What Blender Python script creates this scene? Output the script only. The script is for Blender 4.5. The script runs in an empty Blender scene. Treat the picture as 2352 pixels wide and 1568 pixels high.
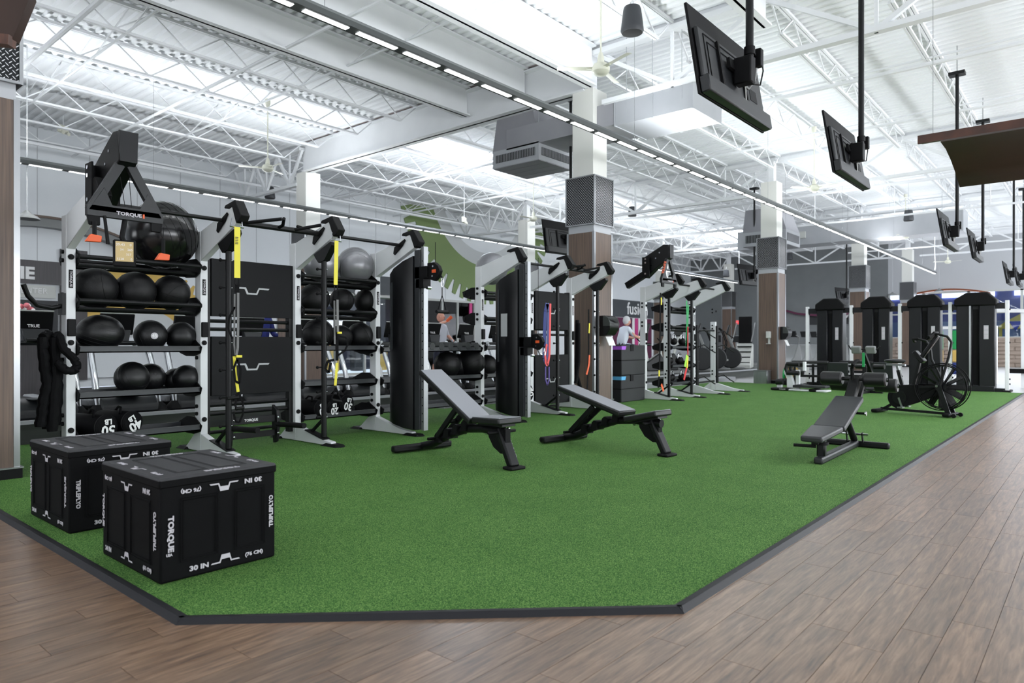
import bpy, math, random
from math import sin, cos, pi, radians, sqrt
from mathutils import Vector, Matrix
random.seed(7)
S = bpy.context.scene; COL = S.collection
# ---------------- camera, sky, lights, exposure ----------------
FPX, HC, CX, HY = 1590.0, 1.166, 1176.0, 790.0
YAW = radians(40.5)
Fd = Vector((cos(YAW), sin(YAW))); Rd = Vector((sin(YAW), -cos(YAW)))
cam = bpy.data.cameras.new('camera'); camo = bpy.data.objects.new('camera', cam); COL.objects.link(camo)
camo.location = (0, 0, HC); camo.rotation_euler = (pi/2, 0, YAW - pi/2)
cam.sensor_width = 36; cam.lens = 36*FPX/2352; cam.shift_y = 6/2352
cam.dof.use_dof = True; cam.dof.focus_distance = 6.5; cam.dof.aperture_fstop = 2.8
cam.clip_start = .05; cam.clip_end = 200
S.camera = camo
S.view_settings.view_transform = 'Standard'; S.view_settings.look = 'None'
S.view_settings.gamma = 1; S.view_settings.use_curve_mapping = False
S.view_settings.exposure = 0.42
W = bpy.data.worlds.new('world'); S.world = W; W.use_nodes = True
W.node_tree.nodes['Background'].inputs[0].default_value = (.75, .86, 1, 1)
W.node_tree.nodes['Background'].inputs[1].default_value = 1.0
def area(x, y, z, sx, sy, power, rx=0, ry=0, rz=0, col=(1, 1, 1)):
    l = bpy.data.lights.new('area_light', 'AREA'); l.shape = 'RECTANGLE'; l.size = sx; l.size_y = sy
    l.energy = power; l.color = col
    o = bpy.data.objects.new('area_light', l); COL.objects.link(o); o.location = (x, y, z); o.rotation_euler = (rx, ry, rz)
    return o
LINES = [(-3.0, 7, 37.6), (6.0, -4, 37.6), (15.0, -2, 36.6)]      # y, x start, x end of LED lines; first is added, unseen, without housing
for ly, lx0, lx1 in LINES:
    n = 4; L = (lx1 - lx0)/n
    for i in range(n):
        k_ = 1.7 if ly > 10 else 1
        area(lx0 + L*(i+.5), ly, 4.66, L, .10, 105*(1.25 if ly > 10 else 1), rx=pi, col=(.93, .97, 1))       # uplight strip on top of the housing
        area(lx0 + L*(i+.5), ly, 4.455, L, .07, 170*k_, col=(.95, .98, 1))              # the lenses' light down
for x0, x1, y0, y1 in ((12.55, 16.0, 13.45, 15.1), (31.6, 35.9, 13.3, 15.1), (12.5, 16, -6.5, -4.9), (-3, .5, 13.4, 15)):
    area((x0+x1)/2, (y0+y1)/2, 6.86, x1-x0, y1-y0, 700, col=(.86, .92, 1))            # skylights
for wx, wp in ((-3, 700), (9, 1300), (21, 1500), (33, 1400)): area(wx, -8.7, 2.9, 11.5, 4.6, wp, rx=radians(132), rz=0, col=(.92, .96, 1))      # added area lights, tilted up, standing in for unseen windows behind the camera
area(-8.7, 5, 2.9, 4.4, 20, 900, rx=0, ry=radians(-128), col=(.92, .96, 1))                    # added light for an assumed, unseen glazed end wall behind the camera
area(42.85, 3.0, 2.7, 2.3, 11.5, 260, ry=radians(100), col=(.85, .9, 1))                        # daylight through the pool hall glazing
# ---------------- helpers ----------------
def gp(u, v, z=0.0):
    d = (HC-z)*FPX/(v-HY); q = Fd*d + Rd*((u-CX)/FPX*d); return q.x, q.y
def onY(u, v, Y):
    r = Fd + Rd*((u-CX)/FPX); t = Y/r.y; return Vector((t*r.x, Y, HC-(v-HY)/FPX*t))
def onX(u, v, X):
    r = Fd + Rd*((u-CX)/FPX); t = X/r.x; return Vector((X, t*r.y, HC-(v-HY)/FPX*t))
def dep(u, v, d):
    q = Fd*d + Rd*((u-CX)/FPX*d); return Vector((q.x, q.y, HC-(v-HY)/FPX*d))
def lin(c):
    if isinstance(c, str): c = [int(c[i:i+2], 16) for i in (0, 2, 4)]
    return tuple((x/255/12.92 if x/255 <= .04045 else ((x/255+.055)/1.055)**2.4) for x in c) + (1,)
MATS = {}
def mat(name, c, rough=.5, metal=0, emit=0, noise=None, bump=0, bscale=200, spec=.5, coat=0, trans=0):
    m = bpy.data.materials.new(name); m.use_nodes = True; nt = m.node_tree; b = nt.nodes['Principled BSDF']
    b.inputs['Base Color'].default_value = lin(c); b.inputs['Roughness'].default_value = rough
    b.inputs['Metallic'].default_value = metal; b.inputs['Specular IOR Level'].default_value = spec
    b.inputs['Coat Weight'].default_value = coat
    if trans: b.inputs['Transmission Weight'].default_value = trans
    if emit:
        b.inputs['Emission Color'].default_value = lin(c); b.inputs['Emission Strength'].default_value = emit
    tc = nt.nodes.new('ShaderNodeTexCoord')
    if noise:                      # (colour2, scale, amount, stretch)
        c2, sc, amt = noise[:3]; st = noise[3] if len(noise) > 3 else (1, 1, 1)
        mp = nt.nodes.new('ShaderNodeMapping'); mp.inputs['Scale'].default_value = st
        nt.links.new(tc.outputs['Object'], mp.inputs['Vector'])
        n = nt.nodes.new('ShaderNodeTexNoise'); n.inputs['Scale'].default_value = sc; n.inputs['Detail'].default_value = 5
        nt.links.new(mp.outputs['Vector'], n.inputs['Vector'])
        r = nt.nodes.new('ShaderNodeValToRGB'); r.color_ramp.elements[0].position = .5-amt/2; r.color_ramp.elements[1].position = .5+amt/2
        r.color_ramp.elements[0].color = lin(c); r.color_ramp.elements[1].color = lin(c2)
        nt.links.new(n.outputs['Fac'], r.inputs['Fac']); nt.links.new(r.outputs['Color'], b.inputs['Base Color'])
    if bump:
        n2 = nt.nodes.new('ShaderNodeTexNoise'); n2.inputs['Scale'].default_value = bscale; n2.inputs['Detail'].default_value = 3
        nt.links.new(tc.outputs['Object'], n2.inputs['Vector'])
        bp = nt.nodes.new('ShaderNodeBump'); bp.inputs['Strength'].default_value = bump; bp.inputs['Distance'].default_value = .002
        nt.links.new(n2.outputs['Fac'], bp.inputs['Height']); nt.links.new(bp.outputs['Normal'], b.inputs['Normal'])
    MATS[name] = m; return m
def link(o, parent=None):
    COL.objects.link(o)
    if parent is not None: o.parent = parent
    return o
def tag(o, label=None, cat=None, group=None, kind=None):
    if label: o['label'] = label
    if cat: o['category'] = cat
    if group: o['group'] = group
    if kind: o['kind'] = kind
    return o
def T(name, label, cat, loc=(0, 0, 0), rz=0, group=None):
    o = bpy.data.objects.new(name, None); o.empty_display_size = .1; link(o); o.location = loc; o.rotation_euler = (0, 0, rz)
    return tag(o, label, cat, group)
SPLIT = {'cross_bar', 'pole_bracket', 'shelf_bracket', 'shroud_slot', 'inner_post', 'bar_plate', 'mount_plate', 'storage_horn', 'angled_grip', 'post', 'pedal_crank', 'round_pad', 'calf_roller', 'foot', 'ball_rail'}
TINY = {'knob', 'band_peg', 'bolt', 'rail_hole', 'stitched_piping'}
class MB:
    def __init__(s, M=None): s.v = []; s.f = []; s.M = M; s.cut = []
    def add(s, vs, fs):
        n = len(s.v); s.cut.append((n, len(s.f))); s.v += [tuple(s.M @ Vector(p)) if s.M else tuple(p) for p in vs]; s.f += [tuple(i+n for i in q) for q in fs]; return s
    def box(s, x0, x1, y0, y1, z0, z1):
        return s.add([(x0,y0,z0),(x1,y0,z0),(x1,y1,z0),(x0,y1,z0),(x0,y0,z1),(x1,y0,z1),(x1,y1,z1),(x0,y1,z1)],
                     [(0,3,2,1),(4,5,6,7),(0,1,5,4),(1,2,6,5),(2,3,7,6),(3,0,4,7)])
    def cbox(s, c, d, R=None):
        vs = []
        for z in (-1, 1):
            for x, y in ((-1,-1),(1,-1),(1,1),(-1,1)):
                p = Vector((x*d[0]/2, y*d[1]/2, z*d[2]/2)); vs.append((R @ p if R else p) + Vector(c))
        return s.add(vs, [(0,3,2,1),(4,5,6,7),(0,1,5,4),(1,2,6,5),(2,3,7,6),(3,0,4,7)])
    def bar(s, p, q, w, h, up=(0, 0, 1)):
        p = Vector(p); q = Vector(q); d = (q-p).normalized(); u = Vector(up)
        if abs(d.dot(u)) > .98: u = Vector((0, 1, 0))
        a = d.cross(u).normalized()*w/2; b = a.cross(d).normalized()*h/2
        vs = [e+i*a+j*b for e in (p, q) for i, j in ((-1,-1),(1,-1),(1,1),(-1,1))]
        return s.add(vs, [(0,3,2,1),(4,5,6,7),(0,1,5,4),(1,2,6,5),(2,3,7,6),(3,0,4,7)])
    def tube(s, pts, r, n=10, cap=True):
        pts = [Vector(p) for p in pts]; rs = r if isinstance(r, (list, tuple)) else [r]*len(pts)
        vs = []; fs = []; prev = None
        for i, p in enumerate(pts):
            d = ((pts[min(i+1, len(pts)-1)]-p).normalized() + (p-pts[max(i-1, 0)]).normalized())
            d = d.normalized() if d.length > 1e-6 else Vector((0, 0, 1))
            if prev is None: a = d.orthogonal().normalized()
            else:
                a = prev - d*prev.dot(d); a = a.normalized() if a.length > 1e-6 else d.orthogonal().normalized()
            prev = a; b = d.cross(a)
            vs += [p + (a*cos(2*pi*k/n) + b*sin(2*pi*k/n))*rs[i] for k in range(n)]
        for i in range(len(pts)-1):
            for k in range(n):
                k2 = (k+1) % n; fs.append((i*n+k, i*n+k2, (i+1)*n+k2, (i+1)*n+k))
        if cap: fs += [tuple(range(n-1, -1, -1)), tuple((len(pts)-1)*n+k for k in range(n))]
        return s.add(vs, fs)
    def cyl(s, c, axis, r, h, n=16):
        a = Vector(axis).normalized()*h/2; c = Vector(c); return s.tube([c-a, c+a], r, n)
    def prism(s, poly, ax, a, b):
        f = {'x': lambda p, t: (t, p[0], p[1]), 'y': lambda p, t: (p[0], t, p[1]), 'z': lambda p, t: (p[0], p[1], t)}[ax]
        n = len(poly); vs = [f(p, a) for p in poly] + [f(p, b) for p in poly]
        ar = sum(poly[i][0]*poly[(i+1) % n][1]-poly[(i+1) % n][0]*poly[i][1] for i in range(n))
        fl = (ar > 0) == (ax != 'y')
        A = tuple(range(n)); B = tuple(range(n, 2*n)); side = [(i, (i+1) % n, n+(i+1) % n, n+i) for i in range(n)]
        if fl: return s.add(vs, [A[::-1], B] + side)
        return s.add(vs, [A, B[::-1]] + [q[::-1] for q in side])
    def lathe(s, prof, c=(0, 0, 0), n=20, R=None):
        c = Vector(c); vs = []; fs = []
        for r, z in prof:
            for k in range(n):
                p = Vector((r*cos(2*pi*k/n), r*sin(2*pi*k/n), z)); vs.append((R @ p if R else p)+c)
        for i in range(len(prof)-1):
            for k in range(n):
                k2 = (k+1) % n; fs.append((i*n+k, i*n+k2, (i+1)*n+k2, (i+1)*n+k))
        if prof[0][0] > 1e-5: fs.append(tuple(range(n-1, -1, -1)))
        if prof[-1][0] > 1e-5: fs.append(tuple((len(prof)-1)*n+k for k in range(n)))
        return s.add(vs, fs)
    def sph(s, c, r, n=20, m=12, sc=(1, 1, 1), R=None):
        Q = Matrix.Diagonal(Vector(sc)); Q = (R @ Q) if R else Q
        return s.lathe([(r*sin(pi*i/m) if 0 < i < m else 1e-6, -r*cos(pi*i/m)) for i in range(m+1)], c, n, Q)
    def build(s, name, m, parent=None, smooth=35, bevel=0, seg=1, mesh=False):
        if name in SPLIT and not mesh and len(s.cut) > 1:
            o = None; c = s.cut + [(len(s.v), len(s.f))]
            for (v0, f0), (v1, f1) in zip(c[:-1], c[1:]):
                q = MB(); q.v = s.v[v0:v1]; q.f = [tuple(i-v0 for i in f) for f in s.f[f0:f1]]; q.cut = [0]
                p = q.build(name, m, parent, smooth, bevel, seg); o = o or p
            return o
        me = bpy.data.meshes.new(name); me.from_pydata(s.v, [], s.f); me.update()
        if smooth and me.polygons:
            me.polygons.foreach_set('use_smooth', [True]*len(me.polygons)); me.set_sharp_from_angle(angle=radians(smooth))
        me.materials.append(MATS[m] if isinstance(m, str) else m)
        if mesh: return me
        o = bpy.data.objects.new(name, me); link(o, parent)
        if name in TINY and len(s.cut) > 1: o['kind'] = 'stuff'
        if bevel:
            b = o.modifiers.new('bevel', 'BEVEL'); b.width = bevel; b.segments = seg; b.limit_method = 'ANGLE'; b.angle_limit = radians(40)
        return o
def at(root): return Matrix.Translation(-Vector(root.location))    # author a part in world coordinates under an unrotated root
def dup(root, loc, rz=None, label=None, group=None, cat=None):
    def cp(o, par):
        c = o.copy(); COL.objects.link(c)
        if par is not None: c.parent = par
        for ch in [k for k in KIDS.get(o.name, [])]: KIDS.setdefault(c.name, []).append(cp(ch, c))
        return c
    if not KIDS.get(root.name):
        def scan(o):
            ks = list(o.children); 
            if ks: KIDS[o.name] = ks
            for k in ks: scan(k)
        scan(root)
    r = cp(root, None); r.location = loc
    if rz is not None: r.rotation_euler = (0, 0, rz)
    if label: r['label'] = label
    if group: r['group'] = group
    if cat: r['category'] = cat
    return r
KIDS = {}
def rotm(x=0, y=0, z=0): return (Matrix.Rotation(z, 3, 'Z') @ Matrix.Rotation(y, 3, 'Y') @ Matrix.Rotation(x, 3, 'X'))
TXT = {}
def text(body, size, m, parent, loc, nx, up, name='lettering', off=.0, xs=1.0, ext=.0008, align='CENTER', w=None, h=None):
    """flat lettering: nx = facing normal, up = up direction of the letters"""
    key = (body, size, off, align)
    if key not in TXT:
        cu = bpy.data.curves.new('txt', 'FONT'); cu.body = body; cu.size = size; cu.align_x = align; cu.align_y = 'CENTER'
        cu.offset = off; cu.resolution_u = 2; cu.extrude = ext
        to = bpy.data.objects.new('txt', cu); COL.objects.link(to)
        bpy.context.view_layer.update()
        me = bpy.data.meshes.new_from_object(to.evaluated_get(bpy.context.evaluated_depsgraph_get()))
        bpy.data.objects.remove(to); TXT[key] = me
    me = TXT[key].copy(); me.materials.clear(); sy = 1.0
    if w:
        xsx = [q.co.x for q in me.vertices]; xs = w/(max(xsx)-min(xsx))
        sy = h/(max(q.co.y for q in me.vertices)-min(q.co.y for q in me.vertices)) if h else xs; me.materials.append(MATS[m])
    n = Vector(nx).normalized(); u = Vector(up).normalized(); r = u.cross(n)
    o = bpy.data.objects.new(name, me); link(o, parent)
    o.matrix_local = Matrix.Translation(Vector(loc)) @ Matrix((r, u, n)).transposed().to_4x4() @ Matrix.Diagonal((xs, sy, 1, 1))
    return o
# ---------------- materials ----------------
mat('white_paint', (234, 236, 238), .45, noise=((228, 230, 232), 3, .6))
mat('ceiling_white', (242, 244, 246), .6)
mat('wall_white', (222, 226, 229), .7, noise=((226, 229, 232), 2, .6))
mat('wall_grey', (128, 131, 132), .7, noise=((120, 123, 125), 1.5, .6))
mat('wall_light_grey', (190, 192, 195), .7)
mat('column_white', (226, 226, 220), .6)
mat('rack_white', (214, 216, 218), .38, bump=.15, bscale=600)
mat('black_metal', (9, 10, 12), .45, spec=.3, bump=.1, bscale=700)
mat('matte_black', (5, 5, 7), .6, spec=.22, bump=.25, bscale=500)
mat('satin_black', (8, 9, 12), .3, spec=.35)
mat('grey_metal', (48, 51, 54), .45, bump=.1, bscale=700)
mat('dark_grey', (40, 42, 45), .5)
mat('chrome', (210, 212, 216), .12, 1)
mat('rail_steel', (150, 152, 154), .4, .8)
mat('steel', (170, 172, 174), .3, 1, noise=((150, 152, 154), 8, .8, (1, 1, .1)))
mat('rubber', (7, 7, 8), .62, spec=.25, bump=.3, bscale=300)
mat('ball_leather', (9, 9, 11), .5, spec=.35, bump=.5, bscale=180)
mat('ball_slam', (9, 10, 12), .42, bump=.15, bscale=400)
mat('ball_gloss', (16, 15, 17), .2, spec=.6)
mat('ball_silver', (138, 138, 142), .3, metal=.35)
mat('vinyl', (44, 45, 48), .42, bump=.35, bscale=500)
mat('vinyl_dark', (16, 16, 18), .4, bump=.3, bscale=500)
mat('nylon', (4, 4, 6), .75, bump=.3, bscale=400, noise=((8, 8, 10), 6, .6), spec=.15)
mat('nylon_lit_top', (46, 46, 49), .55, bump=.4, bscale=500)  # lighter copy of nylon: light from above put into the lid colour
mat('print_white', (190, 186, 192), .6)
mat('print_dark', (40, 42, 44), .6)
mat('orange', (226, 92, 40), .5)
mat('red', (214, 48, 50), .45)
mat('yellow', (226, 214, 60), .55)
mat('lime', (160, 220, 60), .5)
mat('green_band', (30, 150, 80), .5)
mat('blue_band', (42, 60, 130), .5)
mat('purple_band', (60, 36, 120), .5)
mat('purple_label', (170, 90, 215), .6); mat('blue_label', (90, 175, 225), .6)
mat('strap_grey', (112, 112, 112), .7)
mat('screen', (16, 17, 20), .18)
mat('lcd', (172, 152, 108), .5, emit=.25)
mat('duct', (178, 180, 184), .4, metal=.25, noise=((165, 168, 172), 2, .7))
mat('duct_dark', (158, 158, 162), .5, metal=.1, noise=((142, 142, 148), 1.2, .7))
mat('vent_dark', (48, 54, 52), .7)
mat('rust', (140, 70, 60), .8)
mat('laminate', (112, 92, 78), .45, noise=((74, 62, 56), 9, .5, (6, 6, .15)))
mat('laminate_grey', (82, 78, 80), .5, noise=((62, 60, 62), 9, .6, (6, 6, .2)))
mat('brown_wood', (100, 56, 36), .35, noise=((44, 24, 16), 6, .6, (1, 6, 1)))
mat('brown_edge', (128, 66, 34), .4)
mat('fan_cream', (222, 222, 206), .4)
mat('speaker_grey', (58, 60, 64), .5, bump=.3, bscale=500)
mat('led_housing', (74, 78, 78), .4)
mat('led', (250, 253, 255), .5, emit=3.2)
mat('lamp_glow', (255, 252, 244), .5, emit=6)
mat('skylight', (236, 243, 255), .5, emit=7)
mat('mural_green', (122, 142, 92), .7); mat('mural_grey', (196, 199, 199), .7); mat('mural_yellow', (206, 172, 92), .7)
mat('skin', (214, 158, 138), .55); mat('hair_white', (205, 205, 208), .8, bump=.5, bscale=60); mat('hair_blond', (196, 170, 130), .8)
mat('shirt_grey', (196, 198, 208), .8); mat('shirt_white', (222, 228, 240), .8); mat('shirt_blue', (34, 44, 118), .8); mat('shorts', (40, 42, 60), .8)
mat('grey_plastic', (120, 122, 122), .45); mat('light_plastic', (188, 190, 186), .45)
mat('deck_grey', (150, 152, 156), .5); mat('tile', (176, 176, 174), .35, noise=((160, 160, 160), 1.2, .6))
mat('stone', (176, 160, 148), .75, noise=((140, 124, 112), 3, .6, (1, .6, 4)))
mat('pool_blue', (136, 146, 214), .4, noise=((112, 122, 196), 1, .5)); mat('pool_light', (160, 186, 226), .5); mat('sky_pane', (236, 242, 255), .5, emit=1.6)
mat('slide_yellow', (236, 220, 110), .5); mat('flag_blue', (40, 70, 190), .5)
mat('teal_dark', (70, 74, 78), .6); mat('magenta', (196, 64, 130), .6); mat('maroon', (96, 40, 70), .7); mat('studio_green', (76, 92, 58), .7)
mat('flower_pink', (220, 120, 130), .7); mat('paper', (232, 232, 232), .7); mat('plaque', (176, 178, 180), .5)
mat('red_dev', (200, 40, 36), .5); mat('exit_red', (220, 40, 50), .5, emit=1.0)
mat('dark_room', (40, 42, 60), .7); mat('dumbbell', (38, 42, 42), .55, bump=.3, bscale=300)
mat('platform_wood', (58, 62, 58), .6, noise=((40, 46, 42), 5, .6, (.3, 1, 3)))
def glassmat():
    m = bpy.data.materials.new('glass'); m.use_nodes = True; nt = m.node_tree
    for n in list(nt.nodes):
        if n.type == 'BSDF_PRINCIPLED': nt.nodes.remove(n)
    g = nt.nodes.new('ShaderNodeBsdfGlossy'); g.inputs['Roughness'].default_value = .02; t = nt.nodes.new('ShaderNodeBsdfTransparent')
    t.inputs[0].default_value = (.9, .93, .95, 1)
    fr = nt.nodes.new('ShaderNodeFresnel'); fr.inputs[0].default_value = 1.5
    x = nt.nodes.new('ShaderNodeMixShader'); nt.links.new(fr.outputs[0], x.inputs[0]); nt.links.new(t.outputs[0], x.inputs[1]); nt.links.new(g.outputs[0], x.inputs[2])
    nt.links.new(x.outputs[0], nt.nodes['Material Output'].inputs['Surface']); MATS['glass'] = m
glassmat()
def turfmat():
    m = mat('turf', (74, 132, 62), .85, spec=.15); nt = m.node_tree; b = nt.nodes['Principled BSDF']
    tc = [n for n in nt.nodes if n.type == 'TEX_COORD'][0]
    def noise(s, d=4):
        n = nt.nodes.new('ShaderNodeTexNoise'); n.inputs['Scale'].default_value = s; n.inputs['Detail'].default_value = d
        nt.links.new(tc.outputs['Object'], n.inputs['Vector']); return n
    n1 = noise(190, 2); n2 = noise(2.2, 3)
    r = nt.nodes.new('ShaderNodeValToRGB'); e = r.color_ramp.elements
    e[0].position = .36; e[0].color = lin((36, 74, 30)); e[1].position = .66; e[1].color = lin((126, 160, 88))
    k = e.new(.5); k.color = lin((72, 116, 54))
    nt.links.new(n1.outputs['Fac'], r.inputs['Fac'])
    mx = nt.nodes.new('ShaderNodeMix'); mx.data_type = 'RGBA'; mx.blend_type = 'MULTIPLY'; mx.inputs[0].default_value = .35
    r2 = nt.nodes.new('ShaderNodeValToRGB'); r2.color_ramp.elements[0].position = .35; r2.color_ramp.elements[0].color = (.6, .72, .62, 1); r2.color_ramp.elements[1].position = .65
    nt.links.new(n2.outputs['Fac'], r2.inputs['Fac'])
    nt.links.new(r.outputs['Color'], mx.inputs[6]); nt.links.new(r2.outputs['Color'], mx.inputs[7]); nt.links.new(mx.outputs[2], b.inputs['Base Color'])
    bp = nt.nodes.new('ShaderNodeBump'); bp.inputs['Strength'].default_value = .9; bp.inputs['Distance'].default_value = .004
    nt.links.new(n1.outputs['Fac'], bp.inputs['Height']); nt.links.new(bp.outputs['Normal'], b.inputs['Normal'])
turfmat()
def plankmat():
    m = mat('plank', (140, 118, 104), .36, spec=.55); nt = m.node_tree; b = nt.nodes['Principled BSDF']
    tc = [n for n in nt.nodes if n.type == 'TEX_COORD'][0]; oi = nt.nodes.new('ShaderNodeObjectInfo')
    mp = nt.nodes.new('ShaderNodeMapping'); mp.inputs['Scale'].default_value = (1.1, 13, 1)
    ad = nt.nodes.new('ShaderNodeVectorMath'); ad.operation = 'ADD'; sc = nt.nodes.new('ShaderNodeVectorMath'); sc.operation = 'SCALE'
    cmb = nt.nodes.new('ShaderNodeCombineXYZ'); geo = nt.nodes.new('ShaderNodeNewGeometry')
    for i in range(3): nt.links.new(oi.outputs['Random'], cmb.inputs[i])
    nt.links.new(cmb.outputs[0], sc.inputs[0]); sc.inputs['Scale'].default_value = 37
    nt.links.new(geo.outputs['Position'], ad.inputs[0]); nt.links.new(sc.outputs[0], ad.inputs[1]); nt.links.new(ad.outputs[0], mp.inputs['Vector'])
    n = nt.nodes.new('ShaderNodeTexNoise'); n.inputs['Scale'].default_value = 4.0; n.inputs['Detail'].default_value = 8; n.inputs['Roughness'].default_value = .65; n.inputs['Distortion'].default_value = .5
    nt.links.new(mp.outputs[0], n.inputs['Vector'])
    r = nt.nodes.new('ShaderNodeValToRGB'); e = r.color_ramp.elements
    e[0].position = .3; e[0].color = lin((70, 54, 44)); e[1].position = .68; e[1].color = lin((150, 122, 98)); k = e.new(.5); k.color = lin((118, 92, 72))
    nt.links.new(n.outputs['Fac'], r.inputs['Fac'])
    hs = nt.nodes.new('ShaderNodeHueSaturation'); mr = nt.nodes.new('ShaderNodeMapRange'); mr.inputs[3].default_value = .82; mr.inputs[4].default_value = 1.12
    nt.links.new(oi.outputs['Random'], mr.inputs[0]); nt.links.new(mr.outputs[0], hs.inputs['Value']); nt.links.new(r.outputs['Color'], hs.inputs['Color'])
    nt.links.new(hs.outputs[0], b.inputs['Base Color'])
    bp = nt.nodes.new('ShaderNodeBump'); bp.inputs['Strength'].default_value = .25; bp.inputs['Distance'].default_value = .001
    nt.links.new(n.outputs['Fac'], bp.inputs['Height']); nt.links.new(bp.outputs[0], b.inputs['Normal'])
plankmat()
pb = MATS['plank'].node_tree.nodes['Principled BSDF']; pb.inputs['Coat Weight'].default_value = .45; pb.inputs['Coat Roughness'].default_value = .28
def diamondmat(name, base, lug, sc):
    m = mat(name, base, .3, .7); nt = m.node_tree; b = nt.nodes['Principled BSDF']
    tc = [n for n in nt.nodes if n.type == 'TEX_COORD'][0]
    # two families of short raised lugs: stretched cells of two rotated lattices
    sep = nt.nodes.new('ShaderNodeSeparateXYZ'); nt.links.new(tc.outputs['Object'], sep.inputs[0])
    def M(op, a, bb=None, c=None):
        n = nt.nodes.new('ShaderNodeMath'); n.operation = op
        for i, q in enumerate((a, bb, c)):
            if q is None: continue
            if isinstance(q, (int, float)): n.inputs[i].default_value = q
            else: nt.links.new(q, n.inputs[i])
        return n.outputs[0]
    h = M('ADD', sep.outputs[0], sep.outputs[1]); z = sep.outputs[2]
    def fam(ox, oz, s):
        x = M('SUBTRACT', M('FRACT', M('ADD', M('MULTIPLY', h, 1/sc), ox)), .5); y = M('SUBTRACT', M('FRACT', M('ADD', M('MULTIPLY', z, 1/sc), oz)), .5)
        a = M('ADD', x, M('MULTIPLY', y, s)); c = M('SUBTRACT', M('MULTIPLY', x, s), y)
        d = M('ADD', M('POWER', M('ABSOLUTE', M('MULTIPLY', a, 1.6)), 2), M('POWER', M('ABSOLUTE', M('MULTIPLY', c, 7)), 2))
        return M('LESS_THAN', d, .62)
    f = M('MAXIMUM', fam(0, 0, 1), fam(.5, .5, -1))
    mx = nt.nodes.new('ShaderNodeMix'); mx.data_type = 'RGBA'; mx.inputs[6].default_value = lin(base); mx.inputs[7].default_value = lin(lug)
    nt.links.new(f, mx.inputs[0]); nt.links.new(mx.outputs[2], b.inputs['Base Color'])
    bp = nt.nodes.new('ShaderNodeBump'); bp.inputs['Strength'].default_value = .6; bp.inputs['Distance'].default_value = .003
    nt.links.new(f, bp.inputs['Height']); nt.links.new(bp.outputs[0], b.inputs['Normal'])
diamondmat('diamond_plate', (36, 38, 40), (205, 205, 208), .05)
# ---------------- room shell ----------------
X0, X1, Y0, Y1, ZC = -9.0, 43.0, -9.0, 21.0, 6.75
def struct(name, mb, m, **k): return tag(mb.build(name, m, **k), kind='structure')
floor = struct('floor', MB().box(X0, X1, Y0, Y1, -.12, -.012), 'dark_grey')
# wood look planks 0.148 x 0.895, joints recessed
PW, PL = .1475, .895
turf_poly = [(2.76, 1.38), (1.28, 2.92), (1.30, 6.4), (1.30, 30), (60, 30), (60, 1.38)]
def in_turf(x, y):
    return (y > 1.38 and x > 2.75) or (y > 4.18 - 1.04*x + .02 and x > 1.30 and y > 1.38)
vis = []; k0 = int((-6-0.78)/PW)
far = MB()
for k in range(k0, 100):
    ya = .78 + PW*k; yb = ya + PW; ph = {0: 3.016, 1: 3.352, 2: 2.922, 3: 3.358, -1: 2.90, -2: 3.2}.get(k, 2.4 + .895*((k*0.618) % 1))
    i0 = int((-4-ph)/PL)
    for i in range(i0, 48):
        xa = ph + PL*i; xb = xa+PL; xm = (xa+xb)/2; ym = (ya+yb)/2
        if xa > 20.0 or in_turf(xa, ya) and in_turf(xb, yb) and in_turf(xa, yb): continue
        if ym > 7.9: continue
        d = Vector((xm, ym)).dot(Fd); l = Vector((xm, ym)).dot(Rd)
        if d > 1.3 and abs(l)/d < .85: vis.append((d, xa, ya))
        elif -5 < d: far.box(xa+.001, xb-.001, ya+.001, yb-.001, -.012, 0)
vis.sort()
pm = MB().box(.001, PL-.001, .001, PW-.001, -.012, 0).build('plank', 'plank', mesh=True)
for j, (d, xa, ya) in enumerate(vis):
    if j < 300:
        o = bpy.data.objects.new('plank', pm); link(o, floor); o.location = (xa, ya, 0)
    else: far.box(xa+.001, xa+PL-.001, ya+.001, ya+PW-.001, -.012, 0)
tag(far.build('planks_beyond', 'plank', floor), kind='stuff')
struct('trim_1', MB().box(20.4, X1, -9, 21, -.012, .004), 'tile')           # grey tile floor beyond the turf
# turf with its rolled black rubber edging
tp = [(2.79, 1.43), (20.25, 1.43), (20.25, 9.4), (-3, 9.4), (-3, 7.2), (1.34, 7.2), (1.33, 2.95)]
struct('trim_2', MB().prism(tp, 'z', .0, .014), 'turf')
def edging(name, p, q, w=.048, h=.024):
    p = Vector(p+(0,)); q = Vector(q+(0,)); d = (q-p).normalized(); n = Vector((d.y, -d.x, 0)); p = p-d*.018; q = q+d*.018; mb = MB()
    prof = [(-.012, 0), (-.012, .018), (.008, h), (w*.55, h), (w-.008, h*.4), (w, 0)]
    vs = [e + n*a + Vector((0, 0, b)) for e in (p, q) for a, b in prof]; m = len(prof)
    mb.add(vs, [tuple(range(m)), tuple(range(2*m-1, m-1, -1))] + [(i, m+i, m+(i+1) % m, (i+1) % m) for i in range(m)])
    return struct(name, mb, 'rubber_edge')
mat('rubber_edge', (30, 30, 34), .55, spec=.3)
edging('trim_3', (1.345, 7.2), (1.325, 2.945)); edging('trim_4', (1.325, 2.945), (2.78, 1.425)); edging('trim_5', (2.78, 1.425), (20.3, 1.42))
# walls
struct('wall_right', MB().box(X0, X1, Y0-.2, Y0, 0, ZC+.1), 'wall_light_grey')
struct('wall_near', MB().box(X0-.2, X0, Y0, Y1, 0, ZC+.1), 'wall_light_grey')
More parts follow.
